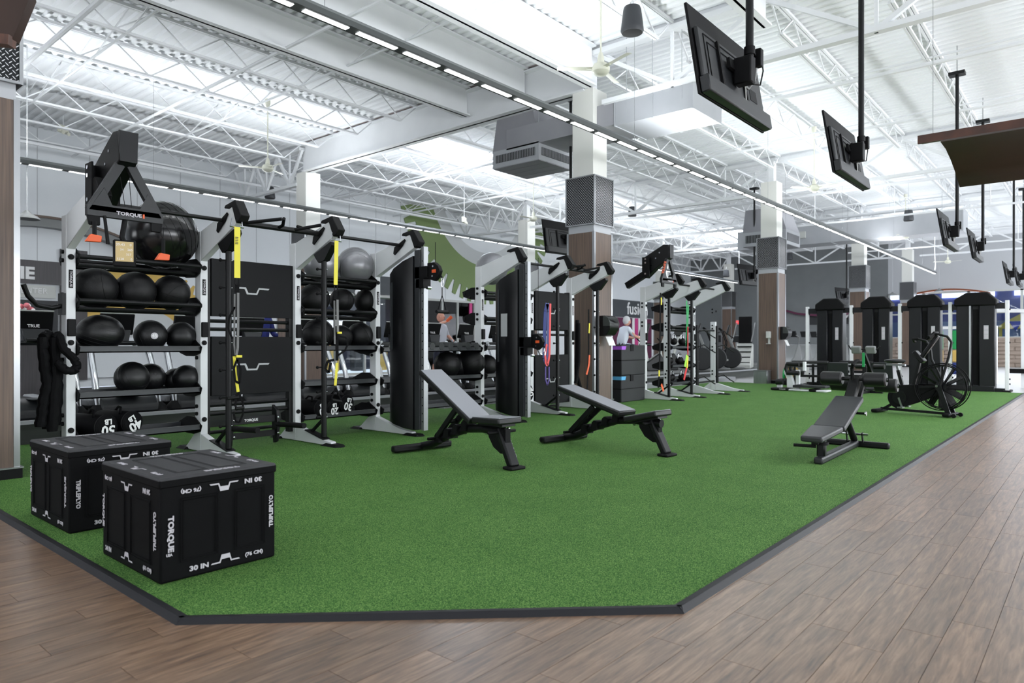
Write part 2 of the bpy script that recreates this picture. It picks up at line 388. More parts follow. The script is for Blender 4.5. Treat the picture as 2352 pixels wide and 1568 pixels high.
# back wall of seamed white panels (y = 21), with a glazed studio front
wb = struct('wall_back', MB().box(X0, 13.5, Y1, Y1+.2, 0, ZC+.1).box(13.5, 22.1, Y1, Y1+.2, 3.0, ZC+.1).box(22.1, X1, Y1, Y1+.2, 0, ZC+.1), 'wall_white')
for i in range(34):
    x = X0 + 1.22*i
    if 1.5 < x < 26: MB().box(x, x+.02, Y1-.008, Y1+.0, 3.05, ZC).build('panel_seam', 'wall_light_grey', wb)
# far wall (x = 43): dark left part, light grey right part, pool windows
def gy(u, X=43.0): r = Fd + Rd*((u-CX)/FPX); return X/r.x*r.y
wf = struct('wall_far', MB().box(X1, X1+.2, gy(2040), Y1, 0, ZC+.1), 'wall_grey')
struct('wall_far_right', MB().box(X1, X1+.2, -3.4, gy(2040), 3.95, ZC+.1).box(X1, X1+.2, Y0, -3.4, 0, ZC+.1), 'wall_light_grey')
struct('wall_pool_base', MB().box(X1-.1, X1+.2, -3.4, gy(2040), 0, 1.5), 'stone')
st = bpy.data.objects['wall_pool_base']
for r_ in range(7):
    for c_ in range(9):
        y = gy(2040) - .0 - c_*1.15 - (r_ % 2)*.4; h = .2
        if y-1.1 > -3.4: MB().cbox((X1-.12, y-.55, .1+r_*.205), (.05+.03*random.random(), 1.1, h)).build('stone', 'stone', st, bevel=.03)
# corrugated roof deck, ribs run across (along y)
mb = MB(); x = X0; P = .2
while x < X1:
    pr = [(0, 0), (.06, 0), (.085, .045), (.175, .045), (.2, 0)]
    for (a, za), (b, zb) in zip(pr[:-1], pr[1:]):
        mb.add([(x+a, Y0, ZC+za), (x+b, Y0, ZC+zb), (x+b, Y1, ZC+zb), (x+a, Y1, ZC+za)], [(0, 3, 2, 1)])
    x += P
ceil = struct('ceiling', mb, 'ceiling_white', smooth=0)
struct('ceiling_top', MB().box(X0, X1, Y0, Y1, ZC+.12, ZC+.3), 'ceiling_white')
# skylights
for i, (a, b, c, d) in enumerate(((12.55, 16.0, 13.45, 15.1), (31.6, 35.9, 13.3, 15.1))):
    sk = struct('window_%d' % (i+1), MB().box(a, b, c, d, ZC-.03, ZC-.01), 'skylight')
    fr = MB().box(a-.08, b+.08, c-.08, c, ZC-.08, ZC+.02).box(a-.08, b+.08, d, d+.08, ZC-.08, ZC+.02).box(a-.08, a, c, d, ZC-.08, ZC+.02).box(b, b+.08, c, d, ZC-.08, ZC+.02)
    fr.build('skylight_curb', 'white_paint', sk)
# open web joists along x
def joist(x0, x1, y, z=ZC, dp=.50, name='roof_joist', light=False):
    mb = MB(); zb = z-dp
    for s in (-.028, .028):
        mb.box(x0, x1, y+s-.02, y+s+.02, z-.055, z-.005); mb.box(x0+.5, x1-.5, y+s-.018, y+s+.018, zb, zb+.04)
    n = max(2, int(round((x1-x0-1)/1.22))); st = (x1-x0-1)/n
    for i in range(n):
        xa = x0+.5+i*st
        for p, q in (((xa, y, zb+.02), (xa+st/2, y, z-.03)), ((xa+st/2, y, z-.03), (xa+st, y, zb+.02))): mb.bar(p, q, .022, .022)
    mb.bar((x0, y, z-.03), (x0+.5, y, zb+.02), .025, .025); mb.bar((x1, y, z-.03), (x1-.5, y, zb+.02), .025, .025)
    return mb.build(name, 'white_paint', ceil, smooth=0)
BX = [-8.7, 1.35, 10.95, 20.8, 30.55, 40.3]
JY = [7.3-1.63*k for k in range(1, 10)] + [7.3+1.63*k for k in range(0, 9)]
def deep(x0, x1, y, z0=5.98):
    mb = MB().box(x0, x1, y-.12, y+.12, z0, z0+.03).box(x0, x1, y-.02, y+.02, z0, ZC-.02).box(x0, x1, y-.12, y+.12, ZC-.04, ZC-.01)
    return mb.build('roof_beam', 'white_paint', ceil, smooth=0)
for b in range(5):
    for y in JY:
        if y > 20.9 or y < -8.5: continue
        if b == 1 and y in JY[9:12]:
            deep(BX[b]+.1, BX[b+1]-.12, y, 6.12 if y > 7.5 else 5.98); continue
        joist(BX[b]+.08, BX[b+1]-.08, y)
for b in (1, 2):
    deep(BX[b]+.1, BX[b+1]-.12, JY[1], 6.12) if b == 1 else None
# girders along y on the column lines
def plate_beam(x, y0, y1, z0=5.95):
    MB().box(x-.16, x+.16, y0, y1, z0, z0+.03).box(x-.025, x+.025, y0, y1, z0, ZC-.06).box(x-.16, x+.16, y0, y1, ZC-.09, ZC-.06).build('steel_girder', 'white_paint', ceil, smooth=0)
    MB().box(x-.12, x+.12, y0, y1, ZC-.06, ZC-.045).build('primer_strip', 'rust', ceil)
def truss(x, y0, y1, dp=1.05):
    mb = MB(); z1 = ZC-.07; z0 = z1-dp
    mb.box(x-.09, x+.09, y0, y1, z1-.09, z1).box(x-.07, x+.07, y0+.2, y1-.2, z0, z0+.08)
    n = 6; st = (y1-y0)/n
    for i in range(n):
        a = y0+i*st
        p, q = ((a, z1-.05), (a+st, z0+.04)) if i % 2 == 0 else ((a, z0+.04), (a+st, z1-.05))
        mb.bar((x, p[0], p[1]), (x, q[0], q[1]), .07, .07)
        if i % 2 == 0: mb.box(x-.02, x+.02, a+st-.025, a+st+.025, z0, z1)
    mb.build('girder_truss', 'white_paint', ceil, smooth=0)
plate_beam(10.95, 7.45, 16.9)
for x in BX[1:]:
    for (a, b) in ((-12.2, -2.4), (-2.4, 7.35), (7.35, 17.05), (17.05, 20.95)):
        if x == 10.95 and a == 7.35: continue
        truss(x, max(a, -8.8)+.05, b-.05)
# bridging bars, sprinkler mains and conduits running along y
for b in range(1, 5):
    for t in (.33, .66):
        x = BX[b] + (BX[b+1]-BX[b])*t
        MB().bar((x, -8.5, ZC-.49), (x, 20.9, ZC-.49), .03, .03).build('bridging_bar', 'white_paint', ceil, smooth=0)
        mb = MB()
        for y0_, y1_ in zip(JY[9:-1], JY[10:]):
            mb.bar((x+.05, y0_, ZC-.05), (x+.05, y1_, ZC-.47), .02, .02)
        mb.build('cross_bridging', 'white_paint', ceil, smooth=0)
for x, z, r in ((6.4, 6.15, .03), (3.6, 5.95, .04), (13.9, 6.05, .04), (17.3, 6.1, .03), (23.6, 6.05, .05), (28.2, 6.0, .06), (34.0, 6.0, .05)):
    MB().tube([(x, -8.5, z), (x, 20.8, z)], r, 8).build('sprinkler_pipe', 'white_paint', ceil)
for y, z in ((19.6, 6.0), (20.3, 5.75)):
    MB().tube([(-3, y, z), (42, y, z)], .045, 8).build('sprinkler_pipe', 'white_paint', ceil)
# sprinkler branch with drops
for x in (24.4, 33.0):
    MB().tube([(x, 1.0, 5.2), (x, 8.6, 5.2)], .03, 6).build('pipe_rail', 'white_paint', ceil)
    for y in (2.5, 5, 7.4): MB().tube([(x, y, 5.2), (x, y, 6.7)], .012, 5).build('pipe_hanger', 'white_paint', ceil)
# ---------------- columns ----------------
def column(x, y, label, w=.62, full=True):
    r = T('column', label, 'column', (x, y, 0), 0, 'clad square columns'); h = w/2
    c = .235
    MB().box(-c, c, -c, c, 4.2, 5.98).build('white_casing', 'column_white', r, smooth=0)
    MB().box(-.1, .1, -.1, .1, 5.98, ZC-.05).build('steel_post', 'white_paint', r, smooth=0)
    q = h+.01
    dp_ = MB().box(-q, q, -q, q, 3.42, 4.30).build('diamond_plate_collar', 'diamond_plate', r, smooth=0)
    for sx in (-1, 1):
        for sy in (-1, 1): MB().box(sx*q-.014, sx*q+.014, sy*q-.014, sy*q+.014, 3.40, 4.32).build('edge_angle', 'steel', dp_, smooth=0)
    for z in (3.40, 4.30):
        MB().box(-q-.014, q+.014, -q-.014, -q+.01, z, z+.022).box(-q-.014, q+.014, q-.01, q+.014, z, z+.022).box(-q-.014, -q+.01, -q, q, z, z+.022).box(q-.01, q+.014, -q, q, z, z+.022).build('edge_angle', 'steel', dp_, smooth=0)
    g = h-.02
    MB().box(-g, g, -g, g, 3.26, 3.42).build('galvanised_band', 'duct', r, smooth=0)
    MB().box(-h, h, -h, h, .1, 3.26).build('laminate_cladding', 'laminate', r, smooth=0)
    for sx in (-1, 1):
        for sy in (-1, 1):
            MB().box(sx*(h+.004)-.045*(sx > 0), sx*(h+.004)+.045*(sx < 0), sy*(h+.004)-.002, sy*(h+.004)+.002, .1, 3.27).box(sx*(h+.004)-.002, sx*(h+.004)+.002, sy*(h+.004)-.045*(sy > 0), sy*(h+.004)+.045*(sy < 0), .1, 3.27).build('corner_guard', 'steel', r, smooth=0)
    MB().box(-h-.02, h+.02, -h-.02, h+.02, 0, .1).build('base_plinth', 'matte_black', r, smooth=0)
    MB().box(-h-.028, h+.028, -h-.028, h+.028, .1, .112).build('base_cap', 'steel', r, smooth=0)
    return r
cl = [('clad column at the left edge of the picture beside the first rack', 1.47, 7.42), ('clad column behind the middle bench with a black towel dispenser', 11.08, 7.5),
      ('clad column with a hand sanitizer and a steel bin at its foot', 20.8, 7.55), ('clad column half hidden behind the second dark cable tower', 30.4, 7.5),
      ('small distant clad column behind the third dark cable tower', 40.1, 7.6)]
c0 = None; COLS = []
for lb, x, y in cl:
    if c0 is None: c0 = column(x, y, lb); COLS.append(c0)
    else: COLS.append(dup(c0, (x, y, 0), label=lb))
for lb, x, y in (('clad column among the treadmills behind the silver exercise balls', 11.15, 17.1), ('clad column behind the second cable tower of the white rack', 20.9, 17.1),
                 ('clad column among the ellipticals under the short end of the light line', 31.6, 17.0), ('far clad column beside the red exit sign', 40.3, 17.2)):
    COLS.append(dup(c0, (x, y, 0), label=lb))
COLS[4]['label'] = 'farthest clad column of the front row behind the third dark cable tower'
for u, v, d_, lb in ((145, 297, 17, 'cream emergency light box on the roof joists at the upper left'), (1066, 505, 23, 'cream emergency light box on the roof joists above the green gear')):
    q_ = dep(u, v, d_); r = T('emergency_light', lb, 'light', q_, .5, 'emergency light boxes')
    MB().box(-.13, .13, -.05, .05, -.09, .09).build('housing', 'fan_cream', r, bevel=.01)
    for s in (-.08, .08): MB().lathe([(.02, -.03), (.045, 0), (.045, .02), (.001, .02)], (s, -.07, -.1), 12, rotm(x=pi/2)).build('lamp_head', 'fan_cream', r)
    MB().tube([(0, 0, .09), (0, 0, ZC+.03-q_.z)], .01, 5).build('hanger_rod', 'white_paint', r)
# ---------------- suspended LED lines ----------------
for i, (ly, a, b) in enumerate(LINES[1:]):
    lb = ('long suspended light line running over the turf above the benches', 'second suspended light line farther back over the treadmills')[i]
    r = T('linear_light', lb, 'ceiling light', (a, ly, 4.46), 0, 'suspended light lines')
    L = b-a
    MB().box(0, L, -.075, .075, 0, .06).prism([(-.075, .06), (.075, .06), (.035, .11), (-.035, .11)], 'x', 0, L).build('housing', 'led_housing', r, smooth=0)
    lm = MB().box(.06, .58, -.036, .036, -.006, .004).build('lens', 'led', None, smooth=0, mesh=True)
    sm = MB().box(.06, .58, .079, .086, .012, .03).build('side_lens', 'led', None, smooth=0, mesh=True)
    k = 0; x = 0
    while x+.65 <= L:
        o = bpy.data.objects.new('lens', lm); link(o, r); o.location = (x, 0, 0)
        if i == 0 and x < 24: o2 = bpy.data.objects.new('side_lens', sm); link(o2, r); o2.location = (x, 0, 0)
        x += .65
    x = 2
    while x < L: MB().tube([(x, 0, .1), (x, 0, ZC-4.52)], .003, 4).build('hanger_wire', 'steel', r); x += 6.1
    MB().tube([(L-.05, 0, .1), (L+.05, 0, .5), (L-.1, 0, .9), (L-.1, 0, ZC-4.5)], .02, 6).build('power_cord', 'white_paint', r)
# ---------------- ceiling fans, speakers, pendants ----------------
def fan(x, y, z, rz, label):
    r = T('ceiling_fan', label, 'ceiling fan', (x, y, z), rz, 'ceiling fans')
    MB().lathe([(.02, .12), (.1, .1), (.125, .05), (.12, .0), (.08, -.04), (.03, -.05)], n=20).build('motor', 'fan_cream', r)
    MB().lathe([(.05, .12), (.045, .2), (.025, .26)], n=12).build('canopy', 'fan_cream', r)
    MB().tube([(0, 0, .2), (0, 0, ZC-z-.3)], .013, 8).build('rod', 'fan_cream', r)
    MB().lathe([(.03, ZC-z-.38), (.06, ZC-z-.28), (.06, ZC-z-.2)], n=12).build('ceiling_cup', 'fan_cream', r)
    for k in range(3):
        a = 2*pi*k/3; R = Matrix.Rotation(a, 4, 'Z') @ Matrix.Rotation(.16, 4, 'X')
        MB(R).box(.12, .6, -.045, .045, .04, .046).build('blade', 'fan_cream', r, bevel=.003)
        MB(Matrix.Rotation(a, 4, 'Z')).box(.08, .2, -.015, .015, .03, .045).build('blade_iron', 'fan_cream', r)
    return r
gz = lambda u, v, z: gp(u, v, z)
for i, (u, v, z, rz, lb) in enumerate(((1380, 165, 4.9, .2, 'cream ceiling fan in front of the white top of the middle column'), (615, 390, 5.0, .5, 'ceiling fan above the hanging yellow straps, left of the white beam'),
        (1225, 505, 5.0, 1.0, 'ceiling fan left of the diamond plate collar of the middle column'), (1870, 435, 5.0, .3, 'ceiling fan just left of the second hanging screen'),
        (2177, 603, 4.8, .1, 'distant ceiling fan with level blades against the grey far wall'), (2080, 545, 5.0, .8, 'ceiling fan below the small grey pendant speaker on the right'))):
    x, y = gz(u, v, z); fan(x, y, z, rz, lb)
def speaker(x, y, z, label):
    r = T('pendant_speaker', label, 'speaker', (x, y, z), 0, 'pendant speakers')
    MB().lathe([(.145, .0), (.16, .03), (.155, .08), (.125, .32), (.11, .36), (.02, .365)], n=24).build('body', 'speaker_grey', r)
    MB().lathe([(.0001, -.01), (.09, -.006), (.14, .0), (.15, .012)], n=24).build('grille', 'matte_black', r)
    MB().tube([(-.06, 0, .36), (0, 0, .5), (.06, 0, .36)], .003, 4).tube([(0, 0, .5), (0, 0, ZC-z)], .003, 4).build('hanging_wire', 'steel', r)
def spk(u, v, wpx, label):            # v is the underside row, wpx its width in the photo
    d = .31*FPX/wpx; p = dep(u, v, d); speaker(p.x, p.y, p.z, label)
spk(1452, 76, 51, 'large dark pendant speaker at the top, left of the nearest hanging screen'); spk(620, 456, 23, 'dark pendant speaker above the bars of the white rack')
spk(1452, 497, 19, 'small dark pendant speaker right of the middle column'); spk(2087, 507, 21, 'grey pendant speaker on the right beyond the second hanging screen')
spk(1814, 596, 13, 'small pendant speaker beside the sanitizer column collar'); spk(1668, 636, 14, 'pale pendant speaker above the far rack arms')
def pendant(u, v, d, label):
    p = dep(u, v, d); r = T('pendant_lamp', label, 'lamp', p, 0, 'dome pendant lamps')
    MB().lathe([(.21, 0), (.2, .03), (.17, .06), (.08, .1), (.04, .15), (.02, .17)], n=24).build('shade', 'grey_plastic', r)
    MB().lathe([(.001, .004), (.19, .004), (.19, .012), (.001, .012)], n=24).build('diffuser', 'lamp_glow', r)
    MB().tube([(0, 0, .16), (0, 0, ZC-p.z)], .008, 5).build('cord', 'wall_light_grey', r)
pendant(62, 503, 13, 'dome pendant lamp left behind the tall rack'); pendant(2157, 670, 34, 'small dome pendant lamp in front of the pool windows'); pendant(2050, 678, 34, 'small dome pendant lamp beside the farthest column')
# ---------------- white training rack, first run ----------------
UX = [2.20, 3.46, 4.60, 5.80, 7.84, 9.07, 10.25]
YF = 7.33
def frame(x, par, M, tall=True, logo=True, full=True):
    w = .08
    mb = MB(M).box(x, x+w, YF, YF+.125, .03, 2.37 if tall else 1.72)
    mb.prism([(7.32,.205),(6.86,.085),(6.62,.06),(6.60,.02),(7.72,.02),(7.64,.075),(7.48,.2)], 'x', x+.005, x+w-.005)
    if tall: mb.prism([(7.34,2.05),(7.34,2.37),(6.63,2.555),(6.55,2.385)], 'x', x+.004, x+w-.004)
    f = mb.build('upright_frame', 'rack_white', par, bevel=.004)
    if tall: MB(M).prism([(6.80,2.545),(6.78,2.575),(6.58,2.605),(6.46,2.44),(6.50,2.385),(6.56,2.37),(6.64,2.54)], 'x', x-.01, x+w+.01).build('end_cap', 'rubber', f, bevel=.006)
    for a, b, c, d in ((6.42, 6.80, 6.50, 6.70), (7.58, 7.86, 7.64, 7.80)):
        MB(M).add([(x-.05,a+.07,0),(x+w/2,a,0),(x+w+.05,a+.07,0),(x+w+.05,b,0),(x-.05,b,0),(x-.01,c,.04),(x+w+.01,c,.04),(x+w+.01,d,.045),(x-.01,d,.045)],
                  [(4,3,2,1,0),(0,1,2,6,5),(2,3,7,6),(3,4,8,7),(4,0,5,8),(5,6,7,8)]).build('foot_pad', 'rubber', f, smooth=0)
    mb = MB(M)
    for z in (.36, 1.98, 1.18): mb.cyl((x+w/2, YF-.006, z), (0, 1, 0), .026, .012, 12).cyl((x+w/2, YF-.014, z), (0, 1, 0), .012, .012, 8)
    for z in (.42, .5, 1.02, 1.1, 1.55, 1.63, 1.95, 2.03):
        mb.cyl((x-.008, YF+.07, z), (1, 0, 0), .02, .02, 10)
    mb.build('knob', 'matte_black', f)
    if full:
        MB(M).box(x+.022, x+.058, YF-.003, YF-.001, 1.69, 1.86).build('logo_patch', 'matte_black', f, smooth=0)
        text('TORQUE', .03, 'print_white', f, M @ Vector((x+.04, YF-.0045, 1.775)), (0,-1,0), (1,0,0), off=.001, w=.15, h=.024)
        MB(M).box(x+.005, x+w-.005, YF-.03, YF-.002, 1.24, 1.40).build('label_clip', 'matte_black', f, bevel=.006)
    return f
def pole(x, par, M, y=6.80):
    p = MB(M).tube([(x+.04, y, .10), (x+.04, y, 2.25)], .03, 14).build('support_pole', 'black_metal', par)
    mb = MB(M).bar((x+.04, 7.12, .16), (x+.04, y-.05, .08), .10, .012).bar((x+.04, 7.05, .14), (x+.04, y+.02, .30), .03, .03)
    mb.prism([(6.95,2.20),(6.62,2.32),(6.60,2.28),(6.74,2.12),(6.86,2.10),(6.92,2.16)], 'x', x+.0, x+.08).build('pole_bracket', 'black_metal', p, bevel=.002)
    k = MB(M); c = MB(M)
    for z in (.33, .62, .9, 1.18, 1.46, 1.74, 2.02):
        k.tube([(x+.01, y, z), (x-.03, y+.01, z)], .008, 6).sph((x-.04, y+.012, z), .018, 8, 6); c.sph((x+.065, y-.018, z), .009, 8, 6)
    k.build('band_peg', 'matte_black', p); c.build('bolt', 'chrome', p)
def bracket(mb, x, z, d=.0):
    mb.prism([(7.28,z+.02),(7.30,z-.06),(7.42,z-.11),(7.62,z-.10),(7.80,z-.05),(7.82,z+.03),(7.62,z+.09),(7.40,z+.09)], 'x', x, x+.012)
def rods(x0, x1, z, par, M):
    mb = MB(M).tube([(x0, 7.31, z), (x1, 7.31, z)], .024, 10).tube([(x0, 7.78, z), (x1, 7.78, z)], .024, 10).tube([(x0, 7.40, z-.07), (x1, 7.40, z-.07)], .02, 8).tube([(x0, 7.66, z-.07), (x1, 7.66, z-.07)], .02, 8)
    s = mb.build('ball_rail', 'black_metal', par); b = MB(M); bracket(b, x0+.01, z); bracket(b, x1-.022, z); b.build('shelf_bracket', 'matte_black', s, smooth=0)
def tray(x0, x1, z, par, M):
    mb = MB(M).box(x0+.02, x1-.02, 7.30, 7.312, z-.062, z).box(x0+.02, x1-.02, 7.30, 7.76, z-.062, z-.05).box(x0+.02, x1-.02, 7.75, 7.76, z-.062, z)
    mb.bar((x0+.02, 7.306, z), (x1-.02, 7.306, z), .03, .004)
    s = mb.build('shelf_tray', 'grey_metal', par, smooth=0)
    b = MB(M)
    for x in (x0+.008, x1-.02): b.prism([(7.27,z-.01),(7.30,z-.075),(7.45,z-.11),(7.62,z-.11),(7.78,z-.075),(7.80,z+.0),(7.60,z+.075),(7.44,z+.075)], 'x', x, x+.012)
    b.build('shelf_bracket', 'matte_black', s, smooth=0)
def tower(x, par, M, zp, handle=True):
    plan = [(x+.02,7.04),(x-.055,6.97),(x-.085,6.86),(x-.07,6.70),(x-.01,6.58),(x+.08,6.56),(x+.17,6.60),(x+.19,6.9),(x+.12,7.04)]
    zt = lambda y: 2.02 + (7.04-y)*.60 if y > 6.85 else 2.134+(6.85-y)*.5
    n = len(plan); vs = [(a, b, .19-(7.04-b)*.22) for a, b in plan] + [(a, b, zt(b)) for a, b in plan]
    sh = MB(M).add(vs, [tuple(range(n)), tuple(range(2*n-1, n-1, -1))] + [(i, n+i, n+(i+1) % n, (i+1) % n) for i in range(n)]).build('weight_shroud', 'satin_black', par, smooth=50)
    r = MB(M).box(x+.03, x+.10, 6.42, 6.47, .09, 2.38).build('guide_rail', 'rail_steel', par, smooth=0)
    h = MB(M)
    for k in range(21): h.cyl((x+.028, 6.445, .2+k*.1), (1, 0, 0), .008, .006, 8)
    h.build('rail_hole', 'matte_black', r)
    MB(M).box(x+.0, x+.13, 6.475, 6.56, .1, 2.34).build('rail_backing', 'dark_grey', par, smooth=0)
    p = MB(M).prism([(6.36,zp+.11),(6.24,zp+.11),(6.17,zp+.06),(6.14,zp),(6.17,zp-.07),(6.24,zp-.12),(6.36,zp-.08)], 'x', x+.03, x+.09).box(x+.0, x+.13, 6.34, 6.56, zp-.08, zp+.07).box(x+.0, x+.13, 6.40, 6.54, zp-.20, zp-.08).build('pulley_head', 'matte_black', par, bevel=.004)
    b = MB(M)
    for a, c in ((6.25, zp+.06), (6.26, zp-.06)): b.cyl((x+.026, a, c), (1, 0, 0), .012, .012, 8)
    b.build('bolt', 'chrome', p); MB(M).box(x+.024, x+.029, 6.20, 6.27, zp-.02, zp+.02).build('warning_label', 'orange', p)
    MB(M).cyl((x+.03, 6.33, zp-.20), (1, 0, 0), .02, .06, 10).build('pull_pin', 'chrome', p)
    c = MB(M).tube([(x+.065, 6.25, zp+.1), (x+.065, 6.25, 2.42)], .004, 5)
    q = Vector((x+.065, 6.13, zp-.09)); c.tube([(x+.065, 6.15, zp-.06), q], .012, 6).build('cable', 'matte_black', par)
    k = MB(M).tube([q+Vector((.018*sin(t), 0, -.05+.055*cos(t))) for t in [2*pi*i/12 for i in range(13)]], .005, 6, cap=False).build('carabiner', 'chrome', par)
    if handle:
        a = q+Vector((0, 0, -.11)); e = MB(M).tube([a+Vector((-.075, 0, -.30)), a+Vector((0, 0, -.10)), a, a+Vector((0, 0, -.10)), a+Vector((.075, 0, -.30))], .006, 6).build('handle_strap', 'nylon', par)
        MB(M).tube([a+Vector((-.095, 0, -.30)), a+Vector((.095, 0, -.30))], .021, 10).build('grip', 'rubber', e)
rig = T('training_rack', 'long white steel training rack with black shelves and target boards, nearest the left column', 'exercise rack', (UX[0], YF, 0)); M = at(rig)
for i, x in enumerate(UX): frame(x, rig, M)
for x in (UX[1], UX[2], UX[5], UX[6]): pole(x, rig, M)
for a, b in ((0, 1), (2, 3)):
    x0, x1 = UX[a]+.08, UX[b]
    rods(x0, x1, 1.99, rig, M); rods(x0, x1, 1.575, rig, M)
    for z in (1.145, .71, .31): tray(x0, x1, z, rig, M)
for z in (1.97, 1.57): rods(UX[4]+.08, UX[5], z, rig, M)
for z in (1.14, .70, .31): tray(UX[4]+.08, UX[5], z, rig, M)
for z in (1.12, .70, .31): tray(UX[3]+.08, UX[4], z, rig, M)
tower(UX[3], rig, M, 2.06); tower(UX[4], rig, M, 1.20, False)
MB(M).box(UX[4]-.087, UX[4]-.082, 6.72, 6.84, 1.28, 1.62).build('instruction_plaque', 'plaque', rig, smooth=0)
MB(M).box(UX[4]-.09, UX[4]-.084, 6.88, 6.91, .9, 1.98).box(UX[3]-.09, UX[3]-.084, 6.88, 6.91, 1.1, 1.95).build('shroud_slot', 'grey_metal', rig, smooth=0)
def pbar(x0, x1, y=6.84, z=2.43, r=.022): 
    b = MB(M).tube([(x0+.06, y, z), (x1+.06, y, z)], r, 12).build('pull_up_bar', 'black_metal', rig)
    mb = MB(M); s = .12
    for x in (x0+.085, x1-.012): mb.prism([(y+s,z-.10),(y+.10,z-.02),(y-.10,z+.07),(y-s,z+.05),(y-.06,z-.02),(y+.09,z-.12)], 'x', x, x+.012)
    mb.build('bar_plate', 'matte_black', b, bevel=.003)
for a, b, r in ((0, 1, .02), (1, 2, .03), (2, 3, .02), (4, 5, .02), (5, 6, .028)): pbar(UX[a], UX[b], r=r)
for x0, x1 in ((UX[1], UX[2]), (UX[5], UX[6])):
    g = MB(M); y, z = 6.84, 2.43
    for s, e in (((.22, y, z), (.50, y-.28, z+.05)), ((.62, y, z), (.62, y-.10, z+.02)), ((.62, y-.10, z+.02), (.56, y-.22, z+.07)), ((.80, y, z), (1.02, y-.22, z+.06)), ((1.16, y, z), (1.02, y+.26, z+.10))):
        g.tube([(x0+s[0], s[1], s[2]), (x0+e[0], e[1], e[2])], .018, 10)
    g.build('angled_grip', 'matte_black', rig)
def board(x0, x1, z0, z1, lg=True):
    b = MB(M).box(x0, x1, 7.37, 7.41, z0, z1).box(x0+.06, x1-.06, 7.41, 7.45, z0+.05, z1-.05).build('target_board', 'dark_board', rig, bevel=.004)
    xm, zm = (x0+x1)/2-.02, (z0+z1)/2+.0
    pts = [(-.27,.03),(-.10,.03),(-.06,-.05),(.07,-.05),(.11,.03),(.29,.03),(.27,.005),(.12,.005),(.085,-.075),(-.085,-.075),(-.12,.005),(-.25,.005)]
    MB(M).prism([(xm+p*.75, zm+q*.75) for p, q in pts], 'y', 7.366, 7.371).build('logo_print', 'plaque', b, smooth=0)
mat('dark_board', (15, 16, 18), .6, spec=.2, bump=.2, bscale=400)
board(3.60, 4.58, 1.47, 2.10); board(3.60, 4.58, .60, 1.25); board(9.24, 10.24, 1.42, 2.08); board(9.24, 10.24, .12, .98)
mb = MB(M)
for x0, x1 in ((UX[1]+.08, UX[2]), (UX[5]+.08, UX[6])):
    for z in (1.42, 1.33, .50, .40, .20): mb.tube([(x0, 7.42, z), (x1, 7.42, z)], .02, 8)
mb.build('cross_bar', 'black_metal', rig)
mb = MB(M)      # perforated inner posts beside the boards
for x in (UX[1]+.08, UX[2]-.05, UX[5]+.08, UX[6]-.05): mb.box(x, x+.05, 7.38, 7.46, .12, 2.1)
mb.build('inner_post', 'black_metal', rig, smooth=0)
# dip bars hooked low on the rack between the second and third uprights
def dip(x0, x1, z, y=7.28):
    mb = MB(M)
    for x in (x0, x1): mb.prism([(y+.06,z+.22),(y-.04,z+.16),(y-.06,z-.02),(y-.03,z-.20),(y+.03,z-.22),(y+.06,z-.05)], 'x', x, x+.035)
    mb.box(x0, x1, y-.02, y-.008, z+.03, z+.11).box(x0, x1, y-.02, y-.008, z-.13, z-.06)
    d = mb.build('dip_bracket', 'black_metal', rig, bevel=.003)
    for x in (x0+.02, x1+.02): MB(M).tube([(x, y-.03, z+.0), (x+.05, y-.50, z+.01)], .031, 12).build('dip_handle', 'rubber', d)
    b = MB(M)
    for x in (x0+.05, x1+.02):
        for q in (.08, -.1): b.sph((x, y-.04, z+q), .016, 8, 6)
    b.build('bolt', 'chrome', d); text('TORQUE', .04, 'print_white', d, M @ Vector(((x0+x1)/2-.02, y-.0215, z+.07)), (0,-1,0), (0,0,1), off=.001)
dip(3.74, 4.30, .245)
